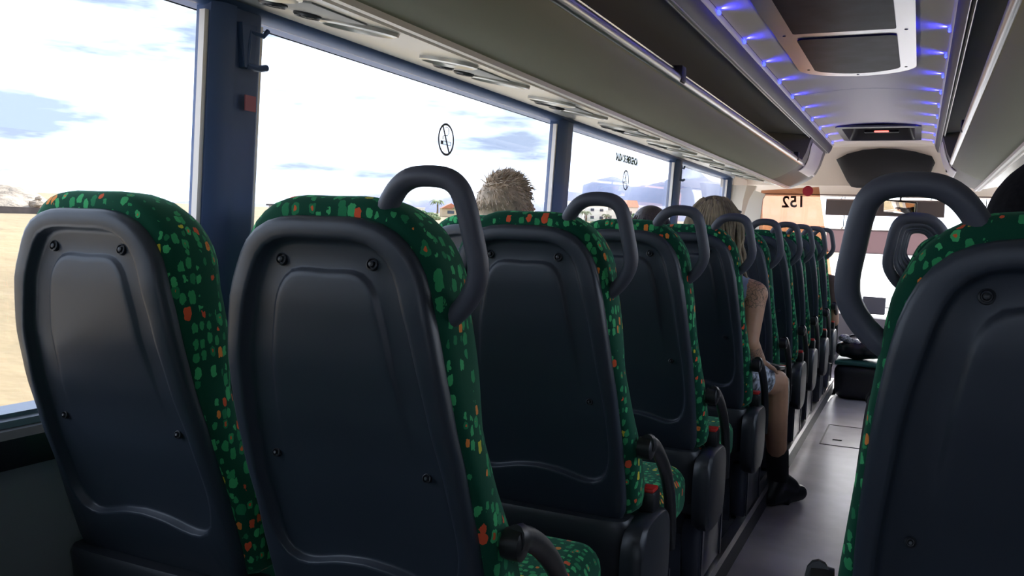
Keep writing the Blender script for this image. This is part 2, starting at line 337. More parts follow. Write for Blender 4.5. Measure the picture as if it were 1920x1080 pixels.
# --- luggage racks: one builder, mirrored about the aisle
def rack(sd):
    X = (lambda x: x) if sd < 0 else (lambda x: 2 * XC - x)
    nm = 'left' if sd < 0 else 'right'
    Y0, Y1, Y2 = YB, 6.25, 7.42
    # fixed service channel between window and rack
    s = MB(); top = [(-1.438, .493), (-1.38, .482), (-1.25, .456), (-1.08, .422), (-.985, .403)]
    s.extrude([(X(x), z) for x, z in top] + [(X(x), z + .02) for x, z in reversed(top)], Y0, 7.3); struct('ceiling_service_channel_' + nm, s, GRILLE)
    s = MB(); s.extrude([(X(-1.0), .406), (X(-.994), .394), (X(-.978), .388), (X(-.972), .397), (X(-.968), .390), (X(-.954), .390), (X(-.948), .402), (X(-.955), .42), (X(-1.0), .42)], Y0, 7.3); struct('trim_%d' % (7 if sd < 0 else 8), s, BEAD)
    r = thing('luggage_rack', 'long beige overhead luggage rack %s' % ('above the windows with no smoking signs' if sd < 0 else 'at the right, cut off by the frame edge'), 'luggage rack', (X(-1.0), 2.0, .36), 'overhead luggage racks')
    off = (-X(-1.0), -2.0, -.36)
    und = [(-.950, .400), (-.90, .418), (-.85, .444), (-.80, .476), (-.772, .503)]
    und2 = und + [(-.765, .520), (-.775, .53), (-.80, .535)] + [(-.85, .515), (-1.2, .515), (-1.30, .56), (-1.32, .52), (-1.2, .47), (-.97, .41)]
    s = MB(); s.extrude([(X(x), z) for x, z in und2], Y0, Y1 + .0); s.build('rack_tray', OLIVE, r, off)
    ins = [(-1.28, .55), (-1.30, .62), (-1.22, .70), (-1.0, .725), (-.71, .70)]
    s = MB(); s.extrude([(X(x), z) for x, z in ins] + [(X(x), z + .012) for x, z in reversed(ins)], Y0, Y1); s.build('rack_lining', DRK, r, off)
    # tubular rail on the lip with a bright insert
    s = MB(); s.tube([(X(-.768), Y0, .520), (X(-.768), Y1 + .02, .520)], .017, 14); s.build('rail', ALU, r, off)
    s = MB(); s.tube([(X(-.772), Y0, .547), (X(-.772), Y1, .547)], .005, 8); s.build('rail_cord', CHROME, r, off)
    for y in (2.93, 6.0, -.2) if sd < 0 else (4.5, 7.0, 1.2):
        s = MB(); s.rbox((X(-.768), y, .535), (.04, .055, .055), .006, 2); s.build('rail_clip', BLACK, r, off)
    # upper lip: two thin tracks, dark band, pale rounded edge bead by the LEDs
    s = MB(); s.extrude([(X(x), z) for x, z in ((-.72, .70), (-.712, .684), (-.704, .690), (-.700, .684), (-.692, .690), (-.678, .715), (-.672, .74), (-.676, .79), (-.70, .79))], Y0, Y2); s.build('upper_lip', mat('upper_lip_' + nm, (.11, .10, .095), .5), r, off)
    s = MB(); s.tube([(X(-.716), Y0, .683), (X(-.716), Y2, .683)], .0035, 8); s.tube([(X(-.701), Y0, .684), (X(-.701), Y2, .684)], .003, 8); s.build('sliding_track', ALU, r, off)
    s = MB(); s.tube([(X(-.678), Y0, .752), (X(-.678), Y2, .752)], .015, 12); s.build('edge_bead', BEAD, r, off)
    # closed end locker with a pale curved door
    body = [(-.950, .400), (-.90, .418), (-.85, .444), (-.80, .476), (-.768, .512), (-.735, .58), (-.712, .66), (-.685, .74), (-.70, .80), (-1.3, .80), (-1.32, .52), (-1.2, .47), (-.97, .41)]
    s = MB(); loops = []
    for k, (y, q) in enumerate(((Y1, 1), (7.0, 1), (7.25, .985), (7.42, .93), (7.50, .82))):
        cxx, cz = -1.0, .62
        loops.append([(X(cxx + (x - cxx) * q), y, cz + (z - cz) * q) for x, z in body])
    s.loft(loops); s.build('end_locker', mat('end_locker_' + nm, (.24, .22, .19), .6), r, off)
    s = MB(); loops = []
    for k in range(9):
        t = k / 8; x = -.80 + .10 * t; z = .462 + .245 * t
        x = -.800 + .032 * min(1, t * 2.2) + .055 * max(0, t - .25) * 1.2; wv = .06 * math.sin(t * PI * 1.6)
        x = [-.806, -.786, -.770, -.757, -.745, -.735, -.727, -.719, -.712][k]; z = [.475, .490, .510, .535, .56, .585, .61, .637, .662][k]
        loops.append([(X(x + .004), 6.42 + wv, z - .003), (X(x + .010), 6.43 + wv, z - .004), (X(x + .010), 7.06 + wv * .5, z - .004), (X(x + .004), 7.07 + wv * .5, z - .003)])
    s.loft(loops); d = s.build('locker_door', BEAD, r, off)
    s = MB(); s.rbox((X(-.752), 6.78, .548), (.02, .02, .03), .005, 2); s.build('lock', BLACK, d)
    s = MB(); s.tube([(X(-.770), Y1, .520), (X(-.790), 7.3, .500)], .010, 8); s.build('locker_trim', BEAD, r, off)
    # smooth flared underside toward the front, one piece
    s = MB(); loops = []
    for y, q in ((7.3, 1), (7.45, .9), (7.56, .72)):
        pr = [(-1.438, .493), (-1.38, .482), (-1.25, .456), (-1.08, .422), (-.985, .403), (-.950, .400), (-.95, .50), (-1.455, .56)]
        loops.append([(X(-1.2 + (x + 1.2) * q), y, .50 + (z - .50) * q) for x, z in pr])
    s.loft(loops); struct('trim_%d' % (9 if sd < 0 else 10), s, OLIVE)
    return r
rack(-1); rack(1)

# --- overhead service units (reading lights, air nozzles, speaker grille)
def service_unit():
    u = thing('service_unit', '', 'service unit', (0, 0, 0), 'overhead service units above the windows')
    def leaf(cy, L, W, tilt, z0, z1, k=1.0, n=22):
        lp = []
        for i in range(n):
            a = 2 * PI * i / n; x = W * math.sin(a); y = L * math.cos(a); x += .25 * W * (1 - (y / L) ** 2)
            xr = x * math.cos(tilt) - y * math.sin(tilt); yr = x * math.sin(tilt) + y * math.cos(tilt)
            lp.append((xr * k, yr * k + cy))
        return lp
    s = MB(); s.rbox((0, 0, -.002), (.17, .19, .008), .003, 2); s.build('speaker_grille', mat('perforated_grille', (.26, .26, .25), .5) if 'perforated_grille' not in bpy.data.materials else bpy.data.materials['perforated_grille'], u)
    for sg in (-1, 1):
        s = MB(); lo = []
        for k, z in ((1.12, 0), (1.10, -.010), (1.0, -.013), (.94, -.008), (.80, .0), (.5, .002)):
            lo.append([(x, y + sg * .145 * 1, z) for x, y in leaf(0, .052, .085, .25 * sg, 0, 0, k)])
        s.loft(lo); d = s.build('lamp_dish', SILVER, u)
        s = MB(); s.lathe((.015, sg * .145, 0), [(.024, .0), (.026, -.006), (.02, -.009), (.012, -.008), (.004, -.010)], seg=16); s.build('reading_light', DARKP, d)
    for q, (x, y) in enumerate(((-.065, -.035), (-.05, .06))):
        s = MB(); s.lathe((x, y, 0), [(.030, .0), (.031, -.010), (.027, -.014), (.022, -.010), (.018, -.006), (.008, -.008), (.003, -.013)], seg=20)
        s.box((x, y, -.012), (.003, .04, .004)); s.box((x, y, -.012), (.04, .003, .004)); s.build('air_nozzle', DARKP, u)
    return u
U0 = service_unit(); first = True
for sd in (-1, 1):
    for i in range(9):
        y = .78 + .72 * i if sd < 0 else 1.5 + .72 * i
        if y > 7.0: continue
        o = U0 if first else copy_tree(U0); first = False
        o.location = (-1.185 if sd < 0 else 2 * XC + 1.185, y, .443 + H + .002); o.rotation_euler = (0, .198 if sd < 0 else -.198, 0)
        o['label'] = 'silver overhead unit with vents and lamps, %s from the camera on the %s' % (['first', 'second', 'third', 'fourth', 'fifth', 'sixth', 'seventh', 'eighth', 'ninth'][i], 'left' if sd < 0 else 'right')

# --- blue LEDs along both edges of the ceiling
BLUE = mat('blue_led', (.0, .0, .2), .5, emit=((.02, .03, 1.0), 6))
lp = bpy.data.lights.new('led_glow', 'SPOT'); lp.energy = .9; lp.color = (.02, .02, 1); lp.shadow_soft_size = .006; lp.spot_size = 2.4; lp.spot_blend = .8
LED0 = None
for sd in (-1, 1):
    for i in range(11):
        y = 2.536 + .474 * i
        if LED0 is None:
            s = MB(); s.rbox((0, 0, 0), (.010, .03, .012), .003, 2); LED0 = s.build('ceiling_led', BLUE, loc=(0, 0, 0))
            gl = bpy.data.objects.new('led_glow', lp); COL.objects.link(gl); gl.parent = LED0; o = LED0
            gl.location = (.008, 0, .004)
        else: o = copy_tree(LED0)
        o.location = (-.661 if sd < 0 else .051, y, .752 + H); o.rotation_euler = (0, 0, 0 if sd < 0 else PI)
        tag(o, 'small blue ceiling LED, %s from the camera in the row along the %s rack' % (['first', 'second', 'third', 'fourth', 'fifth', 'sixth', 'seventh', 'eighth', 'ninth', 'tenth', 'eleventh'][i], 'left' if sd < 0 else 'right'), 'LED light', 'blue LEDs along the ceiling edges')
for o in bpy.data.objects:
    if o.name.startswith('led_glow'): o.rotation_euler = Vector((-1, 0, -.30)).to_track_quat('Z', 'Y').to_euler()

# --- roof hatch with two smoked panes in a brushed frame
def plate(x0, x1, y0, y1, bow=0.0, r=.04, n=6, z=lambda x: 0, th=.01, zo=0):
    lp = []
    def arcp(cx, cy, a0): return [(cx + r * math.cos(a0 + PI / 2 * i / n), cy + r * math.sin(a0 + PI / 2 * i / n)) for i in range(n + 1)]
    pts = arcp(x1 - r, y1 - r, 0) + [(x1 - r + (x0 - x1 + 2 * r) * i / 10, y1) for i in range(1, 10)] + arcp(x0 + r, y1 - r, PI / 2) + arcp(x0 + r, y0 + r, PI) + arcp(x1 - r, y0 + r, 1.5 * PI)
    m = (x0 + x1) / 2; h = (x1 - x0) / 2
    pts = [(x, y + (bow * (1 - ((x - m) / h) ** 2) if y > (y0 + y1) / 2 else 0)) for x, y in pts]
    return [[(x, y, z(x) + zo) for x, y in pts], [(x, y, z(x) + zo - th) for x, y in pts]]
cz = lambda x: .762 + .032 * math.sin(PI * (x + .665) / .72)
hr = thing('roof_hatch', 'ceiling escape hatch with two smoked glass panes in brushed metal frame', 'roof hatch', (XC, 3.4, .78))
off = (-XC, -3.4, -.78)
cz = lambda x: .777
ho = plate(-.548, -.058, 2.35, 4.30, .13, .07, z=cz, th=.010)
s = MB(); s.loft(ho); s.build('frame', ALU, hr, off)
s = MB(); s.loft(plate(-.478, -.122, 3.56, 4.24, .09, .03, z=cz, th=.006, zo=-.009)); s.build('pane', DGLASS, hr, off)
s = MB(); s.loft(plate(-.478, -.122, 2.55, 3.46, .0, .01, z=cz, th=.006, zo=-.009)); s.build('pane', DGLASS, hr, off)
for x, y in ((-.515, 3.5), (-.09, 3.5), (-.505, 4.22), (-.10, 4.24), (XC, 4.385), (-.52, 2.8), (-.085, 2.8)):
    s = MB(); s.lathe((x, y, cz(x) - .009), [(.006, 0), (.006, -.003), (.003, -.004)], seg=8); s.build('screw', BLACK, hr, off)
cz = lambda x: .773
# --- recessed black ceiling bay with the red indicator
rb = thing('ceiling_bay', 'recessed black ceiling bay with a glowing red indicator', 'ceiling bay', (XC, 6.85, .76)); off = (-XC, -6.85, -.76)
a = plate(-.575, -.035, 6.40, 7.30, 0, .05, z=cz, th=.0, zo=-.006)[0]; b_ = plate(-.535, -.075, 6.47, 7.24, 0, .04, z=cz, th=.0, zo=-.008)[0]
c_ = plate(-.50, -.11, 6.56, 7.18, 0, .04, z=cz, th=.0, zo=.09)[0]
s = MB(); s.loft([[(x, y, z + .012) for x, y, z in a], a, b_, c_], cap=(False, True)); s.build('bezel', mat('bay_plastic', (.045, .042, .045), .3), rb, off)
s = MB(); s.rbox((XC, 7.10, .815), (.24, .05, .02), .008, 3); s.build('switch_panel', BLACK, rb, off)
s = MB(); s.rbox((XC, 7.07, .812), (.10, .012, .012), .005, 2); s.build('indicator', mat('red_indicator', (.5, .02, .02), .4, emit=((1, .12, .1), 2.2)), rb, off)

# --- front bulkhead above the windscreen
s = MB(); loops = []
for y, zt, q in ((7.60, .792, 1.0), (7.90, .80, 1.02), (7.99, .79, 1.05), (8.03, .72, 1.05), (8.09, .60, 1.06), (8.14, .47, 1.06), (8.22, .43, 1.06), (8.24, .40, 1.06), (8.40, .385, 1.06)):
    lp = []
    for i in range(25):
        u = -1 + 2 * i / 24; x = XC + 1.16 * u * min(q, 1.02)
        zz = zt - .04 * abs(u) ** 2.5 if y < 8.07 else zt
        lp.append((x, y, zz))
    loops.append(lp)
s.loft(loops, closed=False, cap=(False, False)); s.loft([[(x, y + .02, z + .03) for x, y, z in l] for l in loops], closed=False, cap=(False, False)); struct('wall_front', s, CREAM)
pts = [(-.691, .687), (-.60, .735), (-.48, .765), (-.348, .777), (-.22, .772), (-.08, .75), (.05, .712), (.078, .66), (.05, .58), (.01, .49), (-.02, .462), (-.08, .452), (-.52, .452), (-.565, .462), (-.60, .51)]
def by(z): return 7.995 + (0.79 - z) * .40 - .016
lp = [(x, by(z), z) for x, z in pts]
fm = thing('bulkhead_screen', 'large black arched panel on the bulkhead above the windscreen', 'panel', (XC, 8.1, .45)); off = (-XC, -8.1, -.45)
s = MB(); s.loft([[(x, y + .02, z) for x, y, z in lp], lp, [(XC + (x - XC) * .985, y - .004, .6 + (z - .6) * .985) for x, y, z in lp]]); s.build('screen_cover', BLACK, fm, off)
# header bar and lip
s = MB(); s.rbox((XC, 8.30, .415), (2.3, .12, .03), .01, 3); struct('trim_11', s, CREAM)
s = MB(); s.rbox((XC, 8.25, .397), (2.3, .02, .014), .004, 2); struct('trim_12', s, mat('brown_trim', (.16, .11, .09), .5))
# windscreen, dash, side posts
s = MB(); s.loft([[(-1.45, 8.95, -.62), (.84, 8.95, -.62), (.84, 8.955, -.62), (-1.45, 8.955, -.62)], [(-1.45, 8.62, .42), (.84, 8.62, .42), (.84, 8.625, .42), (-1.45, 8.625, .42)]]); struct('window_12', s, GLASS, False)
s = MB(); s.box((XC, 9.0, -.95), (2.5, .12, .66)); struct('wall_front_lower', s, DARKP, False)
for q, X in enumerate((lambda x: x, lambda x: 2 * XC - x)):
    s = MB()
    s.loft([[(X(-1.55), 8.55, z), (X(-1.40), 8.70 + (.42 - z) * .3, z), (X(-1.46), 8.80 + (.42 - z) * .3, z), (X(-1.58), 8.7, z)] for z in (-1.2, -.3, .5)])
    s.box((X(-1.53), 8.05, -.78), (.06, 1.15, .84)); s.box((X(-1.50), 8.05, .46), (.10, 1.2, .1)); struct('wall_front_post' + ('' if q == 0 else '.001'), s, CREAM, False)
    s = MB(); s.box((X(-1.53), 8.0, .03), (.006, 1.1, .78)); struct('window_%d' % (13 + q), s, GLASS, False)
# curved pink-beige post behind the last window, left, and the partition frame
for q, X in enumerate((lambda x: x, lambda x: 2 * XC - x)):
    s = MB(); lo = []
    for z, sh in ((-.55, .0), (-.1, .02), (.15, .06), (.30, .10), (.42, .17)):
        lo.append([(X(-1.50), 7.36, z), (X(-1.37 + sh * .35), 7.34, z), (X(-1.33 + sh * .5), 7.40, z), (X(-1.34 + sh * .5), 7.5, z), (X(-1.50), 7.55, z)])
    s.loft(lo); struct('trim_%d' % (13 + q), s, CREAM)
    s = MB(); s.box((X(-1.25), 7.24, -.85), (.5, .05, .62)); struct('wall_partition' + ('' if q == 0 else '.001'), s, DARKP, False)
pp = thing('driver_screen', 'amber tinted glass screen behind the driver with a reversed number', 'glass screen', (-.98, 7.2, -.55)); off = (.98, -7.2, .55)
s = MB(); q = [(-1.30, -.55), (-.55, -.55), (-.672, .08), (-.735, .405), (-1.17, .372)]
s.loft([[(x, 7.198, z) for x, z in q], [(x, 7.203, z) for x, z in q]]); s.build('pane', AMBER, pp, off, smooth=False)
s = MB(); q = [(-1.345, -.55), (-1.20, -.55), (-1.172, .06), (-1.155, .30), (-1.135, .342), (-1.225, .372), (-1.26, .30), (-1.325, .05)]
s.loft([[(x, 7.19, z) for x, z in q], [(x, 7.22, z) for x, z in q]]); s.build('post', CREAM, pp, off, smooth=False)
me = text_mesh('152', .125); me.materials.append(mat('dark_number', (.05, .06, .04), .5)); o = bpy.data.objects.new('number', me); COL.objects.link(o); o.parent = pp
o.rotation_euler = (PI / 2, .04, PI); o.location = (.060, .007, .55 + .283); o.scale = (.95, 1, 1)
s = MB(); s.lathe((-.815, 7.195, .372), [(.040, .001), (.040, -.002)], 'Y', 24); st = s.build('safety_sticker', mat('red_sticker', (.6, .03, .06), .5), pp, off)
s = MB()
for dx, h in ((-.012, .035), (0, .045), (.011, .036)): s.box((-.815 + dx, 7.1925, .372), (.006, .001, h))
s.build('pictogram', mat('white_print', (.8, .75, .72), .5), st)
# sun blinds over the windscreen
def blindcloth(name, c, k):
    m = mat(name, c, .8); t = m.node_tree; b = t.nodes['Principled BSDF']; tr = N(t, 'ShaderNodeBsdfTranslucent'); tr.inputs[0].default_value = (*c, 1); mx = N(t, 'ShaderNodeMixShader'); mx.inputs[0].default_value = k
    o = [n for n in t.nodes if n.type == 'OUTPUT_MATERIAL'][0]; t.links.new(b.outputs[0], mx.inputs[1]); t.links.new(tr.outputs[0], mx.inputs[2]); t.links.new(mx.outputs[0], o.inputs['Surface']); return m
for lab, x0, x1, z0, z1, y, m in (('grey pull-down sun blind across the top of the windscreen', -.79, .18, .226, .362, 8.42, blindcloth('grey_blind', (.15, .13, .13), .35)), ('pinkish pull-down sun blind lower down the windscreen', -.78, .60, -.112, .094, 8.52, blindcloth('pink_blind', (.36, .28, .29), .6))):
    b = thing('sun_blind', lab, 'sun blind', ((x0 + x1) / 2, y, z0)); off = (-(x0 + x1) / 2, -y, -z0)
    s = MB(); s.box(((x0 + x1) / 2, y, (z0 + z1) / 2), (x1 - x0, .006, z1 - z0)); s.build('cloth', m, b, off, smooth=False)
    s = MB(); s.tube([(x0, y, z1), (x1, y, z1)], .008, 8); s.tube([(x0, y, z0), (x1, y, z0)], .005, 8); s.build('roller', mat('blind_roller', (.25, .2, .2), .5), b, off)
    s = MB()
    for x in (x0 + .12, x1 - .12): s.tube([(x, y, z1), (x + .02, y + .02, z1 + .03), (x + .02, y + .02, .40)], .004, 6)
    s.build('bracket', DARKP, b, off)
mr = thing('rear_view_mirror', 'rounded interior mirror hanging below the bulkhead', 'mirror', (-.17, 8.28, .25)); off = (.17, -8.28, -.25)
rm = Matrix.Rotation(math.radians(13), 3, 'X') @ Matrix.Rotation(math.radians(-25), 3, 'Z')
s = MB(); s.rbox((-.17, 8.28, .30), (.295, .03, .115), .014, 4, rot=rm); s.build('housing', BLACK, mr, off)
s = MB(); mc = Vector((-.17, 8.28, .30)) + rm @ Vector((0, -.016, 0)); s.rbox(tuple(mc), (.275, .006, .098), .0028, 3, rot=rm); s.build('glass', mat('mirror', (.9, .88, .85), .02, 1.0), mr, off)
s = MB(); s.tube([(-.17, 8.29, .34), (-.17, 8.30, .41)], .008, 8); s.build('stem', BLACK, mr, off)
# dashboard and the bits on it
db = thing('dashboard', 'grey dashboard under the windscreen at the front of the coach', 'dashboard', (XC, 8.6, -1.15)); off = (-XC, -8.6, 1.15)
s = MB(); lo = []
for x, k in ((-1.38, 0), (-1.0, 0), (-.62, 0), (-.40, -.02), (.2, -.05), (.77, -.08)):
    lo.append([(x, 8.50, -1.15), (x, 8.42, -.85), (x, 8.34, -.66 + k), (x, 8.40, -.62 + k), (x, 8.62, -.60 + k), (x, 8.92, -.60 + k), (x, 8.92, -1.15)])
s.loft(lo); s.build('console', mat('dash_grey', (.33, .31, .33), .5), db, off)
rx = Matrix.Rotation(math.radians(35), 3, 'X')
s = MB(); s.rbox((-.33, 8.28, -.565), (.19, .03, .16), .01, 3, rot=Matrix.Rotation(math.radians(-25), 3, 'X')); sc_ = s.build('display', mat('display_case', (.10, .10, .12), .35), db, off)
s = MB(); s.box((-.33, 8.262, -.560), (.16, .004, .125), Matrix.Rotation(math.radians(-25), 3, 'X')); s.build('display_glass', mat('display_glass', (.13, .12, .14), .15), sc_)
s = MB(); s.rbox((-.47, 8.34, -.56), (.12, .09, .012), .004, 2, rot=Matrix.Rotation(math.radians(40), 3, 'X')); tk = s.build('note_pad', mat('paper', (.75, .75, .78), .7), db, off); tk['label'] = 'white spiral bound note pad'
s = MB()
for i in range(9): s.tube([(-.415, 8.30 + .009 * i, -.592 + .0075 * i), (-.405, 8.295 + .009 * i, -.574 + .0075 * i), (-.417, 8.29 + .009 * i, -.566 + .0075 * i)], .0028, 5)
s.build('spiral', BLACK, tk)
s = MB(); lo = []
pts = [Vector((-1.0 + .21 * math.cos(a), 8.22 + .10 * math.sin(a), -.55 + .16 * math.sin(a))) for a in [2 * PI * k / 32 for k in range(33)]]
sw = thing('steering_wheel', 'black steering wheel in front of the driver', 'steering wheel', (-1.0, 8.2, -.75)); off = (1.0, -8.2, .75)
s.tube(pts, .014, 8); s.build('rim', BLACK, sw, off)
s = MB(); s.tube([(-1.0, 8.22, -.56), (-1.0, 8.40, -.68)], .03, 10); s.box((-1.0, 8.225, -.555), (.40, .02, .03)); s.build('hub', BLACK, sw, off)

# ================================================================ coach seats
K = .215; ZS = -.056
def lean(z):
    zz = max(-.64, min(.04, z)); T_ = [(-.64, .036), (-.6, .034), (-.48, .020), (-.36, 0), (-.28, -.012), (-.2, -.017), (-.12, -.012), (-.056, 0), (.04, .004)]
    for (a, p), (b, q) in zip(T_, T_[1:]):
        if a <= zz <= b: t = (zz - a) / (b - a); return K * (ZS - z) + p + (q - p) * (t * t * (3 - 2 * t) * .4 + t * .6)
    return K * (ZS - z)
def resample(half, n):
    """closed symmetric loop from a half outline given top centre to bottom centre"""
    P = catmull([(x, 0, z) for x, z in half], 8)
    L = [0]
    for i in range(1, len(P)): L.append(L[-1] + (P[i] - P[i - 1]).length)
    o = []
    for k in range(n + 1):
        d = L[-1] * k / n; i = 0
        while i < len(L) - 2 and L[i + 1] < d: i += 1
        t = (d - L[i]) / max(L[i + 1] - L[i], 1e-9); p = P[i].lerp(P[i + 1], t); o.append((max(p.x, 0), p.z))
    return o + [(-x, z) for x, z in reversed(o[1:-1])]
def inset(lp, d):
    n = len(lp); o = []
    for i in range(n):
        a = Vector(lp[i - 1]); b = Vector(lp[(i + 1) % n]); t = (b - a).normalized(); nn = Vector((t.y, -t.x))
        p = Vector(lp[i]) - nn * d * (-1); o.append((p.x, p.y))
    return o
NN = 40
CUSH = resample([(0, .037), (.06, .037), (.096, .029), (.130, .008), (.155, -.022), (.172, -.062), (.181, -.12), (.191, -.2), (.202, -.3), (.211, -.38), (.219, -.46), (.222, -.56), (.214, -.615), (.15, -.635), (0, -.635)], NN)
PLATE = resample([(0, .008), (.05, .008), (.087, .002), (.117, -.012), (.142, -.038), (.160, -.075), (.171, -.12), (.182, -.19), (.190, -.27), (.196, -.35), (.199, -.45), (.200, -.55), (.197, -.61), (.182, -.632), (.1, -.636), (0, -.637)], NN)
R1 = resample([(0, -.027), (.05, -.027), (.08, -.033), (.103, -.05), (.119, -.08), (.133, -.13), (.148, -.2), (.160, -.3), (.168, -.38), (.170, -.45), (.166, -.50), (.15, -.535), (.115, -.545), (.05, -.530), (0, -.525)], NN)
R2 = resample([(0, -.070), (.045, -.069), (.066, -.077), (.082, -.1), (.094, -.15), (.105, -.22), (.114, -.3), (.122, -.38), (.126, -.43), (.122, -.47), (.10, -.49), (.05, -.493), (0, -.493)], NN)
sgn = 1 if sum(PLATE[i][0] * PLATE[(i + 1) % len(PLATE)][1] - PLATE[(i + 1) % len(PLATE)][0] * PLATE[i][1] for i in range(len(PLATE))) > 0 else -1
def ins(lp, d):
    n = len(lp); o = []
    for i in range(n):
        a = Vector(lp[i - 1]); b = Vector(lp[(i + 1) % n]); t = (b - a).normalized(); nn = Vector((-t.y, t.x)) * sgn
        o.append((lp[i][0] + nn.x * d, lp[i][1] + nn.y * d))
    return o
OFF = (0, 0, -PLAT)
def sm(a, b, x): t = max(0, min(1, (x - a) / (b - a))); return t * t * (3 - 2 * t)
def make_seat(mirror, aisle, label):
    t = thing('coach_seat', label, 'coach seat', (0, 0, PLAT), 'green spotted coach seats')
    def T(z): return .142 - .042 * sm(-.18, -.32, z) + .03 * sm(-.36, -.6, z)
    s = MB(); lo = []
    for f, d in ((0, .035), (.03, .015), (.10, .004), (.22, 0), (.5, .001), (.70, .007), (.86, .019), (.96, .038), (1.0, .065), (1.0, .10)):
        lo.append([(x, lean(z) + .004 + (T(z) - (.018 if d == .10 and z < -.1 else 0)) * f, z) for x, z in ins(CUSH, d)])
    s.loft(lo); s.build('backrest', FABRIC, t, OFF, mirror=mirror, angle=60)
    s = MB(); lo = []
    def ring(L, y, d=0): return [(x, lean(z) + y, z) for x, z in ins(L, d)]
    lo += [ring(PLATE, .03, .006), ring(PLATE, .004, 0), ring(PLATE, -.005, .0005), ring(PLATE, -.013, .004), ring(PLATE, -.0165, .010), ring(R1, -.0185, -.010), ring(R1, -.0180, -.005), ring(R1, -.0155, -.003), ring(R1, -.0035, -.0005), ring(R1, -.0005, .003), ring(R1, 0, .007)]
    def r2(y, d):
        return [(x, lean(z) + y * (1 - sm(-.14, -.36, z)), z) for x, z in ins(R2, d)]
    lo += [r2(0, -.006), r2(-.001, -.003), r2(-.0055, .0005), r2(-.007, .004), r2(-.0075, .010)]
    c2 = ins(R2, .008); 
    for k in (.93, .85, .76, .66, .55, .43, .31, .19, .08):
        lo.append([(x * k, lean(-.25 + (z + .25) * k) - .0075 * (1 - sm(-.14, -.36, -.25 + (z + .25) * k)), -.25 + (z + .25) * k) for x, z in c2])
    s.loft(lo, cap=(False, True)); s.build('back_shell', SHELL, t, OFF, mirror=mirror, angle=62)
    for x, z in ((-.0775, -.056), (.0775, -.056), (-.135, -.36), (.135, -.36)):
        y = lean(z) - .001; big = False
        s = MB(); R_ = Matrix.Rotation(-math.atan(K), 3, 'X'); q = .78 if z > -.1 else .6
        s.lathe((x, y, z), [(.0115 * q, .002), (.0115 * q, -.004), (.009 * q, -.005), (.0075 * q, -.001), (.006 * q, -.001), (.005 * q, -.006), (.002, -.007)], 'Y', 16, rot=R_); s.build('screw', DARKP, t, OFF, mirror=mirror)
    # lower cover beneath the shell
    s = MB(); lo = []
    for z, hw, y0, y1 in ((-.628, .205, .115, .20), (-.64, .214, .108, .24), (-.70, .218, .118, .26), (-.78, .214, .135, .27), (-.825, .20, .155, .27), (-.83, .18, .17, .25)):
        lo.append([(hw * math.copysign(abs(math.cos(a)) ** .35, math.cos(a)), (y0 + y1) / 2 + (y1 - y0) / 2 * math.copysign(abs(math.sin(a)) ** .5, math.sin(a)), z) for a in [2 * PI * i / 28 for i in range(28)]])
    s.loft(lo); s.build('lower_cover', DARKP, t, OFF, mirror=mirror)
    # seat cushion
    s = MB(); s.rbox((0, .385, -.695), (.45, .50, .145), .05, 5, rot=Matrix.Rotation(.05, 3, 'X')); s.build('seat_cushion', FABRIC, t, OFF, mirror=mirror)
    s = MB(); s.rbox((0, .37, -.79), (.42, .44, .07), .02, 3); s.build('seat_pan', DARKP, t, OFF, mirror=mirror)
    # pedestal
    s = MB(); lo = []
    for z, y0, y1, hw in ((-.82, .17, .50, .17), (-.90, .20, .46, .16), (-1.03, .16, .52, .165), (-1.05, .15, .54, .17)):
        lo.append([(-hw, y0, z), (hw, y0, z), (hw, y1, z), (-hw, y1, z)])
    s.loft(lo); s.build('pedestal', mat('pedestal_metal', (.05, .055, .075), .3, .5) if 'pedestal_metal' not in bpy.data.materials else bpy.data.materials['pedestal_metal'], t, OFF, smooth=False, mirror=mirror)
    if aisle:
        s = MB(); P = catmull([(.078, .004), (.097, .036), (.117, .056), (.142, .0645), (.180, .063), (.200, .051), (.2095, .028), (.216, -.008), (.2215, -.045), (.2185, -.072), (.204, -.098), (.186, -.117), (.166, -.132)] and [(x, K * (ZS - z) + .032, z) for x, z in [(.078, .004), (.097, .036), (.117, .056), (.142, .0645), (.180, .063), (.200, .051), (.2095, .028), (.216, -.008), (.2215, -.045), (.2185, -.072), (.204, -.098), (.186, -.117), (.166, -.132)]], 4)
        s.tube(P, .0145, 14, up=(0, 1, 0), flat=1.15); s.build('grab_handle', HANDLE, t, OFF, mirror=mirror)
        # side housing over the recliner, rounded top
        s = MB(); lo = []
        prof = []
        for i in range(28):
            a = 2 * PI * i / 28; prof.append((.215 + .125 * math.copysign(abs(math.cos(a)) ** .6, math.cos(a)), -.745 + .120 * math.copysign(abs(math.sin(a)) ** .55, math.sin(a))))
        for x, k in ((.205, .94), (.222, 1.0), (.246, 1.0), (.254, .95), (.256, .86)): lo.append([(x, .215 + (y - .215) * k, -.745 + (z + .745) * k) for y, z in prof])
        s.loft(lo); s.build('side_housing', DARKP, t, OFF, mirror=mirror)
        # armrest, curved bar
        s = MB(); P = catmull([(.243, .135, -.452), (.246, .175, -.462), (.246, .235, -.497), (.246, .30, -.555), (.246, .345, -.625), (.246, .365, -.70), (.246, .372, -.755)], 4)
        s.tube(P, [.023] * 3 + [.019] * (len(P) - 6) + [.017] * 3, 12, up=(1, 0, 0), flat=.72)
        s.lathe((.236, .145, -.462), [(.023, -.012), (.025, 0), (.024, .016), (.016, .02)], 'X', 16); s.build('armrest', BLACK, t, OFF, mirror=mirror)
        s = MB(); s.rbox((.226, .240, -.604), (.036, .055, .05), .006, 2); bk = s.build('seatbelt_buckle', BLACK, t, OFF, mirror=mirror)
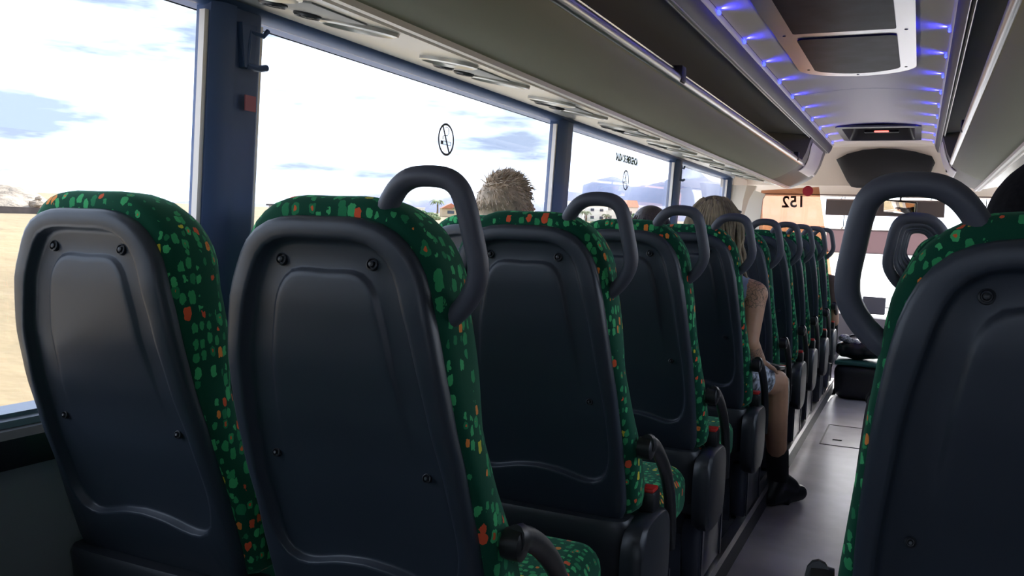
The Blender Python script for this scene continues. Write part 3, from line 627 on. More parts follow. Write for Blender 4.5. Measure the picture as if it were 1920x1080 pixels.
        s = MB(); s.rbox((.226, .236, -.577), (.030, .044, .010), .003, 2); s.build('release_button', RED, bk, OFF, mirror=mirror)
        s = MB(); s.box((.222, .20, -.94), (.004, .02, .19)); s.box((.222, .47, -.94), (.004, .012, .19)); s.rbox((.19, .33, -.94), (.06, .30, .20), .01, 2); s.build('side_frame', bpy.data.materials['pedestal_metal'], t, OFF, mirror=mirror)
    return t
ROWS = [1.0, 1.665, 2.36, 3.07, 3.82, 4.42, 5.02, 5.66, 6.28]
ORD = ['first', 'second', 'third', 'fourth', 'fifth', 'sixth', 'seventh', 'eighth', 'ninth']
SA = make_seat(False, True, ''); SW = make_seat(False, False, ''); SR = make_seat(True, True, '')
def put(o, x, y, label, rz=0):
    o.location = (x, y, PLAT + H); o['label'] = label; o.rotation_euler = (0, 0, rz); return o
for i, y in enumerate(ROWS):
    jit = [0, .004, -.003, .005, -.004, .003, -.002, .004, 0][i]
    put(SA if i == 0 else copy_tree(SA), -.75 + jit, y, 'green spotted aisle seat with looped grab handle, %s row from the rear, left of aisle' % ORD[i])
    put(SW if i == 0 else copy_tree(SW), -1.2255 + jit, y, 'green spotted window seat without grab handle, %s row from the rear, beside the windows' % ORD[i])
put(copy_tree(SA), -.75, .16, 'green spotted aisle seat in the row level with the camera, left of aisle')
put(copy_tree(SW), -1.2255, .16, 'green spotted window seat in the row level with the camera')
for i, y in enumerate((1.075, 2.55, 3.25, 3.95, 4.65, 5.35)):
    put(SR if i == 0 else copy_tree(SR), .147, y, ('large green spotted seat in the right foreground with looped grab handle' if i == 0 else 'green spotted seat right of the aisle, %s behind the foreground one' % ['', 'first', 'second', 'third', 'fourth', 'fifth'][i]).replace('behind', 'ahead of'))
# ================================================================ small wall fittings
def fitting(x, y, z): pass
for i, y in enumerate((1.60, 5.66)):
    ck = thing('coat_hook', 'grey coat hook on the %s window pillar' % ('wide blue-grey left' if i == 0 else 'narrow third'), 'coat hook', (-1.45, y, .36), 'coat hooks on pillars'); off = (1.45, -y, -.36)
    s = MB(); s.loft([[(-1.452, y - .025, .45), (-1.436, y - .02, .45), (-1.436, y + .03, .45), (-1.452, y + .03, .45)], [(-1.458, y - .012, .35), (-1.436, y - .01, .35), (-1.436, y + .02, .35), (-1.458, y + .02, .35)]]); s.build('plate', PILLAR, ck, off)
    s = MB(); s.tube([(-1.44, y, .355), (-1.43, y + .03, .352), (-1.428, y + .055, .358)], .008, 8); s.tube([(-1.44, y, .355), (-1.438, y + .005, .40), (-1.44, y + .01, .435), (-1.43, y + .045, .43), (-1.428, y + .058, .445)], .006, 8); s.build('hook', PILLAR, ck, off)
s = MB(); s.box((wx(.26) + .033, 1.615, .27), (.003, .036, .036)); tag(s.build('sticker', mat('faded_red_sticker', (.42, .13, .17), .6), smooth=False), 'small faded red square sticker on the wide pillar', 'sticker')
# no smoking signs on the glass
PRINT = mat('grey_print', (.06, .06, .08), .6)
def nosmoke(y, z, r, label):
    t = thing('no_smoking_sign', label, 'sign', (wx(z) - .008, y, z), 'no smoking signs on the windows')
    s = MB(); n = 36
    for w0, w1 in ((r, r * .86),):
        lo = [[(0, w * math.cos(a), w * math.sin(a) * 1.0) for a in [2 * PI * k / n for k in range(n)]] for w in (w0, w1)]
        s.loft([lo[0], lo[1], [(.0008, y_, z_) for _, y_, z_ in lo[1]], [(.0008, y_, z_) for _, y_, z_ in lo[0]], lo[0]], cap=(False, False))
    s.build('ring', PRINT, t, smooth=False)
    s = MB(); s.box((0, 0, 0), (.001, r * .14, r * 1.9), Matrix.Rotation(math.radians(28), 3, 'X')); s.build('slash', PRINT, t, smooth=False)
    s = MB(); s.box((0, -r * .5, -r * .22), (.001, r * .28, r * .22)); 
    for dz in (-.12, -.32): s.box((0, r * .12, r * dz), (.001, r * .95, r * .03))
    s.box((0, r * .6, -r * .22), (.001, r * .03, r * .22))
    s.tube([(0, r * q[0], r * q[1]) for q in ((-.4, -.02), (-.4, .15), (-.25, .22), (.15, .25), (.35, .42), (.3, .7), (.05, .78), (-.1, .7))], r * .025, 4)
    s.build('cigarette', PRINT, t, smooth=False)
nosmoke(2.62, .293, .055, 'round no smoking sign on the big window with the grey clouds')
nosmoke(4.63, .285, .055, 'round no smoking sign on the window showing the mountains')
me = text_mesh('SALIDA DE EMERGENCIA', .042, .035); me.materials.append(mat('green_print', (.07, .11, .07), .6)); o = bpy.data.objects.new('emergency_exit_lettering', me); COL.objects.link(o)
o.rotation_euler = (PI / 2, 0, PI / 2); o.location = (wx(.40) - .006, 4.62, .395 + H); o.scale = (.84, 1.3, 1); tag(o, 'small green emergency exit lettering above the sign on the mountain window', 'lettering')

# ================================================================ people
def remeshed(mb, name, vox, m, parent, smooth_it=4, off=(0, 0, 0)):
    o = mb.build(name, m, parent, off)
    md = o.modifiers.new('r', 'REMESH'); md.mode = 'VOXEL'; md.voxel_size = vox
    ms = o.modifiers.new('s', 'SMOOTH'); ms.iterations = smooth_it; ms.factor = .5
    dg = bpy.context.evaluated_depsgraph_get(); me = bpy.data.meshes.new_from_object(o.evaluated_get(dg))
    o.modifiers.clear(); old = o.data; o.data = me; bpy.data.meshes.remove(old)
    if not me.materials:
        for q in (m if isinstance(m, (list, tuple)) else [m]): me.materials.append(q)
    me.shade_smooth(); return o
def skinmat(name, c):
    m = mat(name, c, .5, spec=.35, var=(14, .07)); b = m.node_tree.nodes['Principled BSDF']; b.inputs['Subsurface Weight'].default_value = .08; b.inputs['Subsurface Radius'].default_value = (.02, .008, .004); return m
def hand(s, wr, d, up, k=1.0, curl=.5, side=1):
    """palm, four unequal fingers with two bends, thumb from the side of the palm"""
    d = Vector(d).normalized(); up = Vector(up); up = (up - d * up.dot(d)).normalized(); rt = d.cross(up); wr = Vector(wr)
    for q in (-.022, -.008, .008, .022): s.capsule(wr + rt * q * .6 * k, .014 * k, wr + d * .075 * k + rt * q * 1.15 * k, .0115 * k, 8)
    for q, L in ((-.027, .062), (-.009, .074), (.010, .070), (.028, .054)):
        p = wr + d * .085 * k + rt * q * k; dd = d.copy(); r = .0085 * k
        for j, f in enumerate((.45, .32, .23)):
            dd = (dd - up * curl * (.55 + .25 * j)).normalized(); p2 = p + dd * L * f * k; s.capsule(p, r, p2, r * .92, 8); p = p2; r *= .92
    p = wr + d * .02 * k - rt * .02 * side * k; p2 = p + (d * .6 - rt * side * .8 - up * .25).normalized() * .04 * k; p3 = p2 + (d * .9 - rt * side * .3 - up * .3).normalized() * .032 * k
    s.capsule(p, .012 * k, p2, .0105 * k, 8); s.capsule(p2, .010 * k, p3, .0085 * k, 8)
def person(label, x, y, top, skin, shirt, trousers, detail=.009, arms=None, legs=None, shoe=None, sleeve=.5, shorts=False, floor=PLAT, fem=False, turn=0.0, seatz=-.62, sock=None):
    P = thing('person', label, 'person', (x, y, floor)); off = (-x, -y, -floor)
    w = .155 if fem else .18; cz_ = top - .115
    hip = Vector((x, y + .14, seatz + .095)); ch = Vector((x, y + .045, cz_ - .34)); nk = Vector((x, y - .01, cz_ - .17)); hd = Vector((x, y + .012, cz_))
    sh = [Vector((x + q * w, y + .03, cz_ - .245)) for q in (-1, 1)]
    arms = arms or [[(x + q * (w + .035), y + .04, sh[0].z - .27), (x + q * .12, y + .26, seatz + .20)] for q in (-1, 1)]
    legs = legs or [[(x + q * .10, y + .50, seatz + .06), (x + q * .10, y + .50, floor + .10), (x + q * .11, y + .64, floor + .035)] for q in (-1, 1)]
    # ---- body, one surface
    s = MB()
    s.ball(hip, (.155, .115, .115)); s.ball(hip.lerp(ch, .5), (.125, .09, .16)); s.ball(ch, (w * .92, .10, .17)); s.ball(ch + Vector((0, 0, .07)), (w * .95, .085, .085))
    if fem:
        for q in (-1, 1): s.ball(ch + Vector((q * .07, .075, .0)), (.055, .05, .055))
    s.capsule(nk + Vector((0, 0, -.05)), .060, nk + Vector((0, .005, .09)), .052)
    for i in (0, 1):
        e, h_ = Vector(arms[i][0]), Vector(arms[i][1])
        s.capsule(ch.lerp(sh[i], .5) + Vector((0, 0, .06)), .06, sh[i], .052); s.capsule(sh[i], .050, e, .037); s.capsule(e, .038, h_, .025)
        d = (h_ - e).normalized(); hand(s, h_ + d * .012, d, arms[i][2] if len(arms[i]) > 2 else (0, -.3, 1), .95, .45, 1 if i == 0 else -1)
        k, a, to = [Vector(v) for v in legs[i][:3]]; hp = hip + Vector(((-1, 1)[i] * .085, .02, -.01))
        s.capsule(hp, .085, k, .056); mid = k.lerp(a, .32) - Vector((0, .018, 0)); s.capsule(k, .055, mid, .052); s.capsule(mid, .052, a, .034)
        hl = a + (a - to) * .32; hl.z = to.z; s.capsule(hl, .030, to, .028); s.capsule(a, .036, hl, .030); s.capsule(a, .034, a.lerp(to, .6), .032)
    R = Matrix.Rotation(turn, 3, 'Z')
    def F(v): return hd + R @ Vector(v)
    s.ball(F((0, -.012, .025)), (.076, .094, .088), R); s.ball(F((0, .022, -.035)), (.060, .072, .075), R); s.ball(F((0, .060, -.082)), (.030, .024, .024), R)
    s.capsule(F((0, .092, .012)), .009, F((0, .108, -.022)), .014, 8)
    for q in (-1, 1):
        s.ball(F((q * .079, -.004, -.008)), (.010, .020, .032), R); s.ball(F((q * .034, .078, .020)), (.022, .014, .010), R); s.ball(F((q * .035, .066, -.025)), (.022, .020, .022), R)
    s.ball(F((0, .086, -.052)), (.024, .010, .006), R); s.ball(F((0, .083, -.064)), (.020, .010, .007), R)
    body = remeshed(s, 'body', detail, skin, P, 3, off)
    e_ = MB()
    for q in (-1, 1): e_.ball(F((q * .033, .083, .004)), (.012, .008, .008), R)
    e_.build('eyes', mat('eye_white', (.7, .7, .68), .3) if 'eye_white' not in bpy.data.materials else bpy.data.materials['eye_white'], P, off)
    # ---- shirt
    g = .012; s = MB()
    s.ball(hip + Vector((0, 0, .03)), (.155 + g, .118 + g, .09)); s.ball(hip.lerp(ch, .5), (.13 + g, .095 + g, .17)); s.ball(ch, (w * .92 + g, .10 + g, .17)); s.ball(ch + Vector((0, 0, .065)), (w * (.97 if sleeve > 0 else .80) + g, .087 + g, .082))
    if fem:
        for q in (-1, 1): s.ball(ch + Vector((q * .07, .075, .0)), (.058, .055, .058))
    s.capsule(nk + Vector((0, -.004, -.07)), .072, nk + Vector((0, 0, -.035)), .062)
    for i in (0, 1):
        e, h_ = Vector(arms[i][0]), Vector(arms[i][1]); s.capsule(ch.lerp(sh[i], .5) + Vector((0, 0, .06)), .06 + g, sh[i] if sleeve > 0 else ch.lerp(sh[i], .72) + Vector((0, 0, .03)), .050 + g)
        if sleeve > 0: s.capsule(sh[i], .052 + g, sh[i].lerp(e, min(1, sleeve)), .044 + g)
        if sleeve > 1: s.capsule(e, .042 + g, e.lerp(h_, sleeve - 1), .030 + g)
    remeshed(s, 'shirt', detail, shirt, P, 3, off)
    s = MB(); s.ball(hip, (.158 + g, .118 + g, .118))
    for i in (0, 1):
        k, a, to = [Vector(v) for v in legs[i][:3]]; hp = hip + Vector(((-1, 1)[i] * .085, .02, -.01))
        if shorts: s.capsule(hp, .088 + g, hp.lerp(k, .42), .076 + g)
        else:
            s.capsule(hp, .088 + g, k, .058 + g); mid = k.lerp(a, .32) - Vector((0, .018, 0)); s.capsule(k, .057 + g, mid, .055 + g); s.capsule(mid, .055 + g, a, .044 + g)
    remeshed(s, 'shorts' if shorts else 'trousers', detail, trousers, P, 3, off)
    for i in (0, 1):
        k, a, to = [Vector(v) for v in legs[i][:3]]; hl = a + (a - to) * .32; hl.z = to.z
        s = MB(); s.capsule(hl, .040, to, .037); s.capsule(a, .046, hl, .038); s.capsule(a, .044, a.lerp(to, .6), .040)
        s.box(((hl.x + to.x) / 2, (hl.y + to.y) / 2, to.z - .026), (.06, .06, .02))
        remeshed(s, 'shoe', .007, shoe or BLACK, P, 3, off)
        if sock: s = MB(); s.capsule(a, .046, a.lerp(k, .30), .050); remeshed(s, 'sock', .007, sock, P, 3, off)
    return P, off, F, R, hd
CLOTH = lambda n, c: mat(n, c, .85, var=(30, .12), bump=(300, .2, .001))
# --- blond man by the window
P, off, F, R, hd = person('blond short-haired man seen from behind above a window seat', -1.235, 2.60, .163, skinmat('fair_skin', (.62, .34, .25)), CLOTH('grey_shirt', (.25, .25, .28)), CLOTH('blue_trousers', (.06, .08, .16)), .012, turn=-.35)
HB = mat('sandy_blond_hair', (.52, .40, .29), .6, var=(40, .3)); HB.node_tree.nodes['Principled BSDF'].inputs['Sheen Weight'].default_value = .4
s = MB(); s.ball(F((0, -.020, .030)), (.084, .100, .088), R, 20, 14); s.ball(F((0, -.045, -.02)), (.070, .068, .07), R)
hair = remeshed(s, 'hair', .006, HB, P, 4, off)
s = MB(); random.seed(3)
for i in range(1100):
    th = random.uniform(0, 2 * PI); ph = random.uniform(.0, 1.75) ** 1.0
    dv = Vector((math.sin(ph) * math.cos(th), math.sin(ph) * math.sin(th), math.cos(ph)))
    if dv.y > .55 and dv.z < .45: continue
    base = Vector((dv.x * .082, dv.y * .098 - .02, dv.z * .086 + .03)); tipd = (dv * (.12 + .5 * max(0, dv.z) ** 3) + Vector((.35 + random.uniform(-.4, .4), .30 + random.uniform(-.4, .3), .25 * max(dv.z, 0) - .95 * (1 - max(dv.z, 0)) + random.uniform(-.2, .2)))).normalized()
    L = random.uniform(.018, .034) * (1.25 if dv.z > .6 else .8)
    p0 = base; p1 = base + tipd * L * .5 + dv * .006; p2 = base + tipd * L
    s.tube([F(p0), F(p1), F(p2)], [.0020, .0016, .0003], 4)
s.build('hair_tufts', HB, hair, off)
# --- dark-haired passenger further forward
P, off, F, R, hd = person('dark-haired passenger whose head top shows above a window seat farther forward', -1.165, 4.06, .128, skinmat('tan_skin', (.45, .25, .17)), CLOTH('black_shirt', (.02, .02, .025)), CLOTH('black_trousers', (.02, .02, .03)), .014)
DH = mat('dark_brown_hair', (.045, .030, .028), .5, var=(150, .3))
s = MB(); s.ball(F((0, -.018, .028)), (.088, .104, .092), R, 20, 14); s.ball(F((0, -.05, -.04)), (.078, .07, .10), R); o_ = remeshed(s, 'hair', .006, DH, P, 4, off)
s = MB(); random.seed(5)
for i in range(160):
    th = random.uniform(0, 2 * PI); ph = random.uniform(0, 1.5); dv = Vector((math.sin(ph) * math.cos(th), math.sin(ph) * math.sin(th), math.cos(ph)))
    if dv.y > .6: continue
    a = Vector((dv.x * .086, dv.y * .102 - .018, dv.z * .09 + .028)); dn = (Vector((dv.x, dv.y, -.9)) - dv * .6).normalized()
    s.tube([F(a), F(a + dn * .03 + dv * .005), F(a + dn * .06 + dv * .001)], [.003, .003, .001], 4)
s.build('hair_strands', DH, o_, off)
# --- woman with dreadlocks, tattooed arm and one leg in the aisle
SK = skinmat('tanned_skin', (.50, .27, .17))
def tattoo(c, n):
    m = skinmat(n, c); t = m.node_tree; b = t.nodes['Principled BSDF']; L = t.links.new
    src = b.inputs['Base Color'].links[0].from_socket; tc_ = N(t, 'ShaderNodeTexCoord')
    v = N(t, 'ShaderNodeTexVoronoi', feature='DISTANCE_TO_EDGE'); v.inputs['Scale'].default_value = 62; nz_ = N(t, 'ShaderNodeTexNoise'); nz_.inputs['Scale'].default_value = 16
    ad = N(t, 'ShaderNodeMix', data_type='VECTOR'); ad.inputs[0].default_value = .08; L(tc_.outputs['Object'], nz_.inputs['Vector']); L(tc_.outputs['Object'], ad.inputs[4]); L(nz_.outputs['Color'], ad.inputs[5]); L(ad.outputs[1], v.inputs['Vector'])
    lt = N(t, 'ShaderNodeMath', operation='LESS_THAN'); L(v.outputs['Distance'], lt.inputs[0]); lt.inputs[1].default_value = .055
    # region: only the outer right upper arm and a patch at the wrist
    sp = N(t, 'ShaderNodeSeparateXYZ'); L(tc_.outputs['Object'], sp.inputs[0])
    def band(o, a, b_):
        g1 = N(t, 'ShaderNodeMath', operation='GREATER_THAN'); g2 = N(t, 'ShaderNodeMath', operation='LESS_THAN'); L(o, g1.inputs[0]); L(o, g2.inputs[0]); g1.inputs[1].default_value = a; g2.inputs[1].default_value = b_
        mm = N(t, 'ShaderNodeMath', operation='MULTIPLY'); L(g1.outputs[0], mm.inputs[0]); L(g2.outputs[0], mm.inputs[1]); return mm.outputs[0]
    z1 = band(sp.outputs[2], -.26 - PLAT, -.15 - PLAT); z2 = band(sp.outputs[2], -.46 - PLAT, -.41 - PLAT)
    zz = N(t, 'ShaderNodeMath', operation='ADD'); L(z1, zz.inputs[0]); L(z2, zz.inputs[1]); x1 = band(sp.outputs[0], .125, .4)
    m1 = N(t, 'ShaderNodeMath', operation='MULTIPLY'); L(zz.outputs[0], m1.inputs[0]); L(x1, m1.inputs[1])
    m2 = N(t, 'ShaderNodeMath', operation='MULTIPLY'); L(m1.outputs[0], m2.inputs[0]); L(lt.outputs[0], m2.inputs[1])
    m3 = N(t, 'ShaderNodeMath', operation='MULTIPLY'); L(m2.outputs[0], m3.inputs[0]); m3.inputs[1].default_value = .7
    mx = N(t, 'ShaderNodeMix', data_type='RGBA'); L(m3.outputs[0], mx.inputs[0]); L(src, mx.inputs[6]); mx.inputs[7].default_value = (.05, .06, .05, 1); L(mx.outputs[2], b.inputs['Base Color']); return m
P, off, F, R, hd = person('person with blond dreadlocks and tattooed arm, bare leg out in the aisle', -.70, 3.285, .148, tattoo((.50, .27, .17), 'tattooed_skin'), CLOTH('denim_vest', (.22, .26, .36)), mat('patterned_shorts', (.35, .37, .42), .8, var=(60, .8)), .0075,
    arms=[[(-.90, 3.32, -.36), (-.84, 3.52, -.44)], [(-.548, 3.27, -.385), (-.535, 3.46, -.478), (0, -.2, 1)]],
    legs=[[(-.82, 3.72, -.56), (-.82, 3.73, -.95), (-.82, 3.88, -1.015)], [(-.498, 3.64, -.585), (-.492, 3.86, -1.035), (-.415, 3.965, -1.112)]], sleeve=0, shorts=True, fem=True, sock=mat('black_sock', (.012, .012, .014), .8), turn=.1)
DR = mat('dreadlock_hair', (.27, .21, .13), .75, var=(9, .6), bump=(220, .8, .003))
DB = mat('brown_hair_roots', (.13, .10, .065), .8, var=(50, .5), bump=(160, .8, .003))
s = MB(); s.ball(F((0, -.022, .026)), (.086, .102, .090), R, 20, 14); s.ball(F((0, -.05, -.03)), (.074, .060, .085), R); hair = remeshed(s, 'hair', .006, DB, P, 3, off)
s = MB(); random.seed(11)
for i in range(50):
    a = -PI / 2 + (i / 49 - .5) * PI * 1.5; rr = random.uniform(.45, 1); x0, y0 = .072 * math.cos(a) * rr, .088 * math.sin(a) * rr - .02
    top_ = .03 + .085 * math.sqrt(max(0, 1 - rr * rr * .8)); L = random.uniform(.13, .21); ox, oy = .095 * math.cos(a), .108 * math.sin(a) - .02
    pts = [F((x0, y0, top_)), F((ox * 1.0, oy * 1.0, .035)), F((ox * 1.08 + random.uniform(-.01, .01), oy * 1.0, -.04)), F((ox * 1.1 + random.uniform(-.015, .015), oy * .98 + .01, -.10)), F((ox * 1.15 + random.uniform(-.02, .02), oy + .03, -L))]
    pts = catmull(pts, 3); s.tube(pts, [random.uniform(.0065, .009) * (1 - .35 * j / len(pts)) for j in range(len(pts))], 6)
s.build('dreadlocks', DR, hair, off)
s = MB(); pts = [F((.09 * math.cos(a), .03 + .09 * math.sin(a), .088 - .03 * abs(math.cos(a)))) for a in [PI + PI * k / 16 for k in range(17)]]
s.tube(catmull(pts, 1), .0045, 8); 
for q in (-1, 1): s.ball(F((q * .036, .088, .075)), (.03, .006, .022), R)
s.build('sunglasses', BLACK, hair, off)
# phone / purse on the thigh
s = MB(); s.rbox((-.515, 3.60, -.512), (.10, .17, .016), .005, 3, rot=Matrix.Rotation(-.12, 3, 'X') @ Matrix.Rotation(.15, 3, 'Y') ); tag(s.build('phone_case', BLACK), 'flat black phone case lying on the bare thigh', 'phone case')
# --- passenger in the foreground right seat: only the dark hair shows
P, off, F, R, hd = person('passenger with thick black hair in the right foreground seat', .185, 1.30, .118, skinmat('skin_b', (.45, .26, .18)), CLOTH('black_top', (.015, .015, .018)), CLOTH('dark_jeans', (.02, .025, .04)), .014)
BH = mat('black_hair', (.008, .007, .009), .8, spec=.08, var=(150, .3))
s = MB(); s.ball(F((.005, -.025, .022)), (.118, .125, .105), R, 22, 14); s.ball(F((0, -.05, -.06)), (.11, .09, .12), R); o_ = remeshed(s, 'hair', .007, BH, P, 3, off)
# --- grey-trousered passenger in the front row, knee toward the aisle
P, off, F, R, hd = person('passenger in grey trousers in the front row, knee showing at the aisle', -.73, 6.52, .05, skinmat('skin_c', (.42, .24, .16)), CLOTH('brown_top', (.10, .06, .05)), CLOTH('grey_trousers', (.10, .10, .12)), .014, legs=[[(-.83, 6.95, -.56), (-.83, 6.96, -.95), (-.83, 7.10, -1.01)], [(-.575, 6.88, -.66), (-.59, 6.90, -.95), (-.59, 7.0, -1.01)]])
s = MB(); s.ball(F((0, -.018, .026)), (.084, .1, .088), R, 20, 12); s.ball(F((0, -.05, -.03)), (.074, .066, .08), R); remeshed(s, 'hair', .008, DH, P, 3, off)
# --- driver
P, off, F, R, hd = person('driver in a pale shirt at the steering wheel behind the amber screen', -1.0, 7.72, -.02, skinmat('skin_d', (.5, .30, .21)), CLOTH('pale_shirt', (.6, .6, .62)), CLOTH('navy_trousers', (.03, .04, .08)), .014, arms=[[(-1.24, 7.85, -.45), (-1.18, 8.06, -.47)], [(-.76, 7.85, -.45), (-.82, 8.06, -.47)]], floor=-1.15, seatz=-.72)
s = MB(); s.ball(F((0, -.018, .026)), (.084, .1, .088), R, 20, 12); s.ball(F((0, -.05, -.02)), (.074, .066, .07), R); remeshed(s, 'hair', .008, DH, P, 3, off)
t = thing('swivel_chair', 'black upholstered swivel chair carrying the driver', 'chair', (-1.0, 7.7, -1.15)); off = (1.0, -7.7, 1.15)
s = MB(); s.rbox((-1.0, 7.52, -.45), (.46, .12, .70), .05, 4); s.build('backrest', BLACK, t, off)
s = MB(); s.rbox((-1.0, 7.78, -.79), (.48, .46, .13), .05, 4); s.build('seat_cushion', BLACK, t, off)
s = MB(); s.lathe((-1.0, 7.75, -1.15), [(.16, 0), (.16, .03), (.07, .06), (.06, .30)], seg=20); s.build('pedestal', DARKP, t, off)

# ================================================================ things at the front of the aisle
TEAL = mat('teal_ribs', (.02, .28, .22), .5)
t = thing('cool_box', 'black rounded box with a teal ribbed lid at the aisle end', 'box', (-.32, 6.85, -1.15)); off = (.32, -6.85, 1.15)
s = MB(); s.rbox((-.32, 6.85, -1.02), (.36, .34, .26), .07, 5, taper=1.06); s.build('body', BLACK, t, off)
s = MB(); s.rbox((-.32, 6.85, -.885), (.37, .35, .03), .012, 3); ld = s.build('lid', mat('dark_teal', (.01, .07, .06), .5), t, off)
s = MB()
for i in range(7): s.rbox((-.46 + .045 * i, 6.85, -.868), (.014, .33, .008), .003, 2)
s.build('ribs', TEAL, ld)
t = thing('shoulder_bag', 'dark glossy bag resting on the teal-lidded box', 'bag', (-.36, 6.85, -.87)); off = (.36, -6.85, .87)
s = MB(); s.ball((-.36, 6.85, -.795), (.15, .12, .075), None, 22, 12); s.ball((-.28, 6.83, -.79), (.13, .11, .068), None, 18, 10); s.ball((-.45, 6.84, -.80), (.07, .09, .06)); remeshed(s, 'body', .008, mat('glossy_black_leather', (.02, .018, .022), .25, bump=(40, .5, .004)), t, 3, off)
s = MB(); s.tube(catmull([(-.46, 6.82, -.75), (-.42, 6.80, -.70), (-.34, 6.80, -.69), (-.28, 6.82, -.73)], 4), .009, 8); s.build('strap', BLACK, t, off)
t = thing('lace_scarf', 'grey lace cloth bundled on the dark bag', 'scarf', (-.42, 6.83, -.75)); off = (.42, -6.83, .75)
LACE = mat('grey_lace', (.28, .27, .30), .7, var=(90, .8))
s = MB(); s.ball((-.455, 6.80, -.715), (.045, .04, .028)); s.ball((-.40, 6.80, -.735), (.05, .03, .022)); s.ball((-.36, 6.79, -.75), (.035, .03, .02)); remeshed(s, 'cloth', .007, LACE, t, 2, off)
for i, (x, y, zf, lab) in enumerate(((-.545, 3.28, PLAT + .005, 'crumpled pale paper scrap on the aisle step edge'), (-.60, 2.95, PLAT + .005, 'crumpled pale paper scrap under the seats'))):
    random.seed(i); s = MB(); n = 8
    s.ball((x, y, zf + .010), (.022, .028, .012), None, 9, 6); s.v = [(a + random.uniform(-.005, .005), b + random.uniform(-.006, .006), c + random.uniform(-.004, .004)) for a, b, c in s.v]
    tag(s.build('paper_scrap', mat('scrap_paper_%d' % i, (.6, .6, .62), .8), smooth=False), lab, 'paper scrap')

# ================================================================ outside
GZ = -2.4
def gh(x, y):
    d = math.hypot(x, y); h = GZ + .021 * max(0, min(d, 420) - 6)
    h += .10 * noise.noise((x * .12, y * .12, 0)) * min(1, d / 12) + .6 * noise.noise((x * .02, y * .02, 3)) * min(1, d / 90)
    h += 1.75 * sm(10, 32, d) * sm(-46, -52, math.degrees(math.atan2(x, y))) * (1 if x < 0 else 0)
    return h
s = MB(); rad = [2.5, 4, 6, 8, 10, 13, 16, 20, 25, 31, 38, 47, 58, 72, 90, 115, 150, 200, 270, 360, 480, 700, 1000, 1500]; na = 160
vs = []; fs = []
for r in rad:
    for k in range(na):
        a = 2 * PI * k / na; x, y = r * math.sin(a), r * math.cos(a); vs.append((x, y, gh(x, y) if r <= 480 else gh(x, y) - (r - 480) * .004))
for i in range(len(rad) - 1):
    for k in range(na): fs.append((i * na + k, i * na + (k + 1) % na, (i + 1) * na + (k + 1) % na, (i + 1) * na + k))
fs.append(tuple(range(na))); s.add(vs, fs)
def sandmat():
    m = mat('dry_sandy_ground', (.20, .142, .070), .95, var=(.12, .18), bump=(1.2, .6, .15)); t = m.node_tree; L = t.links.new; b = t.nodes['Principled BSDF']
    c = N(t, 'ShaderNodeTexCoord'); n = N(t, 'ShaderNodeTexNoise'); n.inputs['Scale'].default_value = .55; n.inputs['Detail'].default_value = 8; n.inputs['Roughness'].default_value = .65; L(c.outputs['Object'], n.inputs['Vector'])
    r = N(t, 'ShaderNodeValToRGB'); r.color_ramp.elements[0].position = .56; r.color_ramp.elements[1].position = .66; L(n.outputs['Fac'], r.inputs['Fac'])
    src = b.inputs['Base Color'].links[0].from_socket; mx = N(t, 'ShaderNodeMix', data_type='RGBA'); L(r.outputs['Color'], mx.inputs[0]); L(src, mx.inputs[6]); mx.inputs[7].default_value = (.16, .12, .06, 1); L(mx.outputs[2], b.inputs['Base Color']); return m
struct('ground', s, sandmat())
def pol(azd, d, z=None):
    a = math.radians(azd); x, y = d * math.sin(a), d * math.cos(a); return Vector((x, y, gh(x, y) if z is None else z))
# mountains: real ridges with depth
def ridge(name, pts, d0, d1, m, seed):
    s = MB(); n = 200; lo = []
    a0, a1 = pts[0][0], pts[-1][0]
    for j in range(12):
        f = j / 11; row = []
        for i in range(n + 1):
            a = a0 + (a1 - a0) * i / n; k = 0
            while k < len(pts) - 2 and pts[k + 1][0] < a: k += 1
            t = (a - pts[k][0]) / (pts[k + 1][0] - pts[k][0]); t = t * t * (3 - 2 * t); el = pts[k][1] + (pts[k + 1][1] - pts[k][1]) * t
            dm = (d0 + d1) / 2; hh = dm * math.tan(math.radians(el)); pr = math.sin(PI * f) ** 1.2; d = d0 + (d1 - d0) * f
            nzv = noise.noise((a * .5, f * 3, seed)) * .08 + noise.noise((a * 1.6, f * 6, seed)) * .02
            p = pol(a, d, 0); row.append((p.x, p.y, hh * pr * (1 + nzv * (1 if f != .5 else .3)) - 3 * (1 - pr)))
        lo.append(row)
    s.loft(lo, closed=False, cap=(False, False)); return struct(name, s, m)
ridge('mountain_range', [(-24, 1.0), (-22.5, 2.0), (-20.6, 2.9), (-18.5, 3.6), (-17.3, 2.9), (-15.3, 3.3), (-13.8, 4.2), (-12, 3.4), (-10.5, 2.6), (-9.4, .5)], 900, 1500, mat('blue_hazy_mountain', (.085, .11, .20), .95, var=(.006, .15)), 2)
ridge('hills', [(-50, .6), (-44, 1.0), (-40, 1.0), (-36, 1.7), (-33.5, 1.95), (-31, 1.7), (-28, 2.0), (-26, 1.7), (-22, 1.9), (-18, 1.8), (-10, 1.6)], 650, 820, mat('pale_hazy_hills', (.17, .18, .26), .95, var=(.01, .2)), 5)
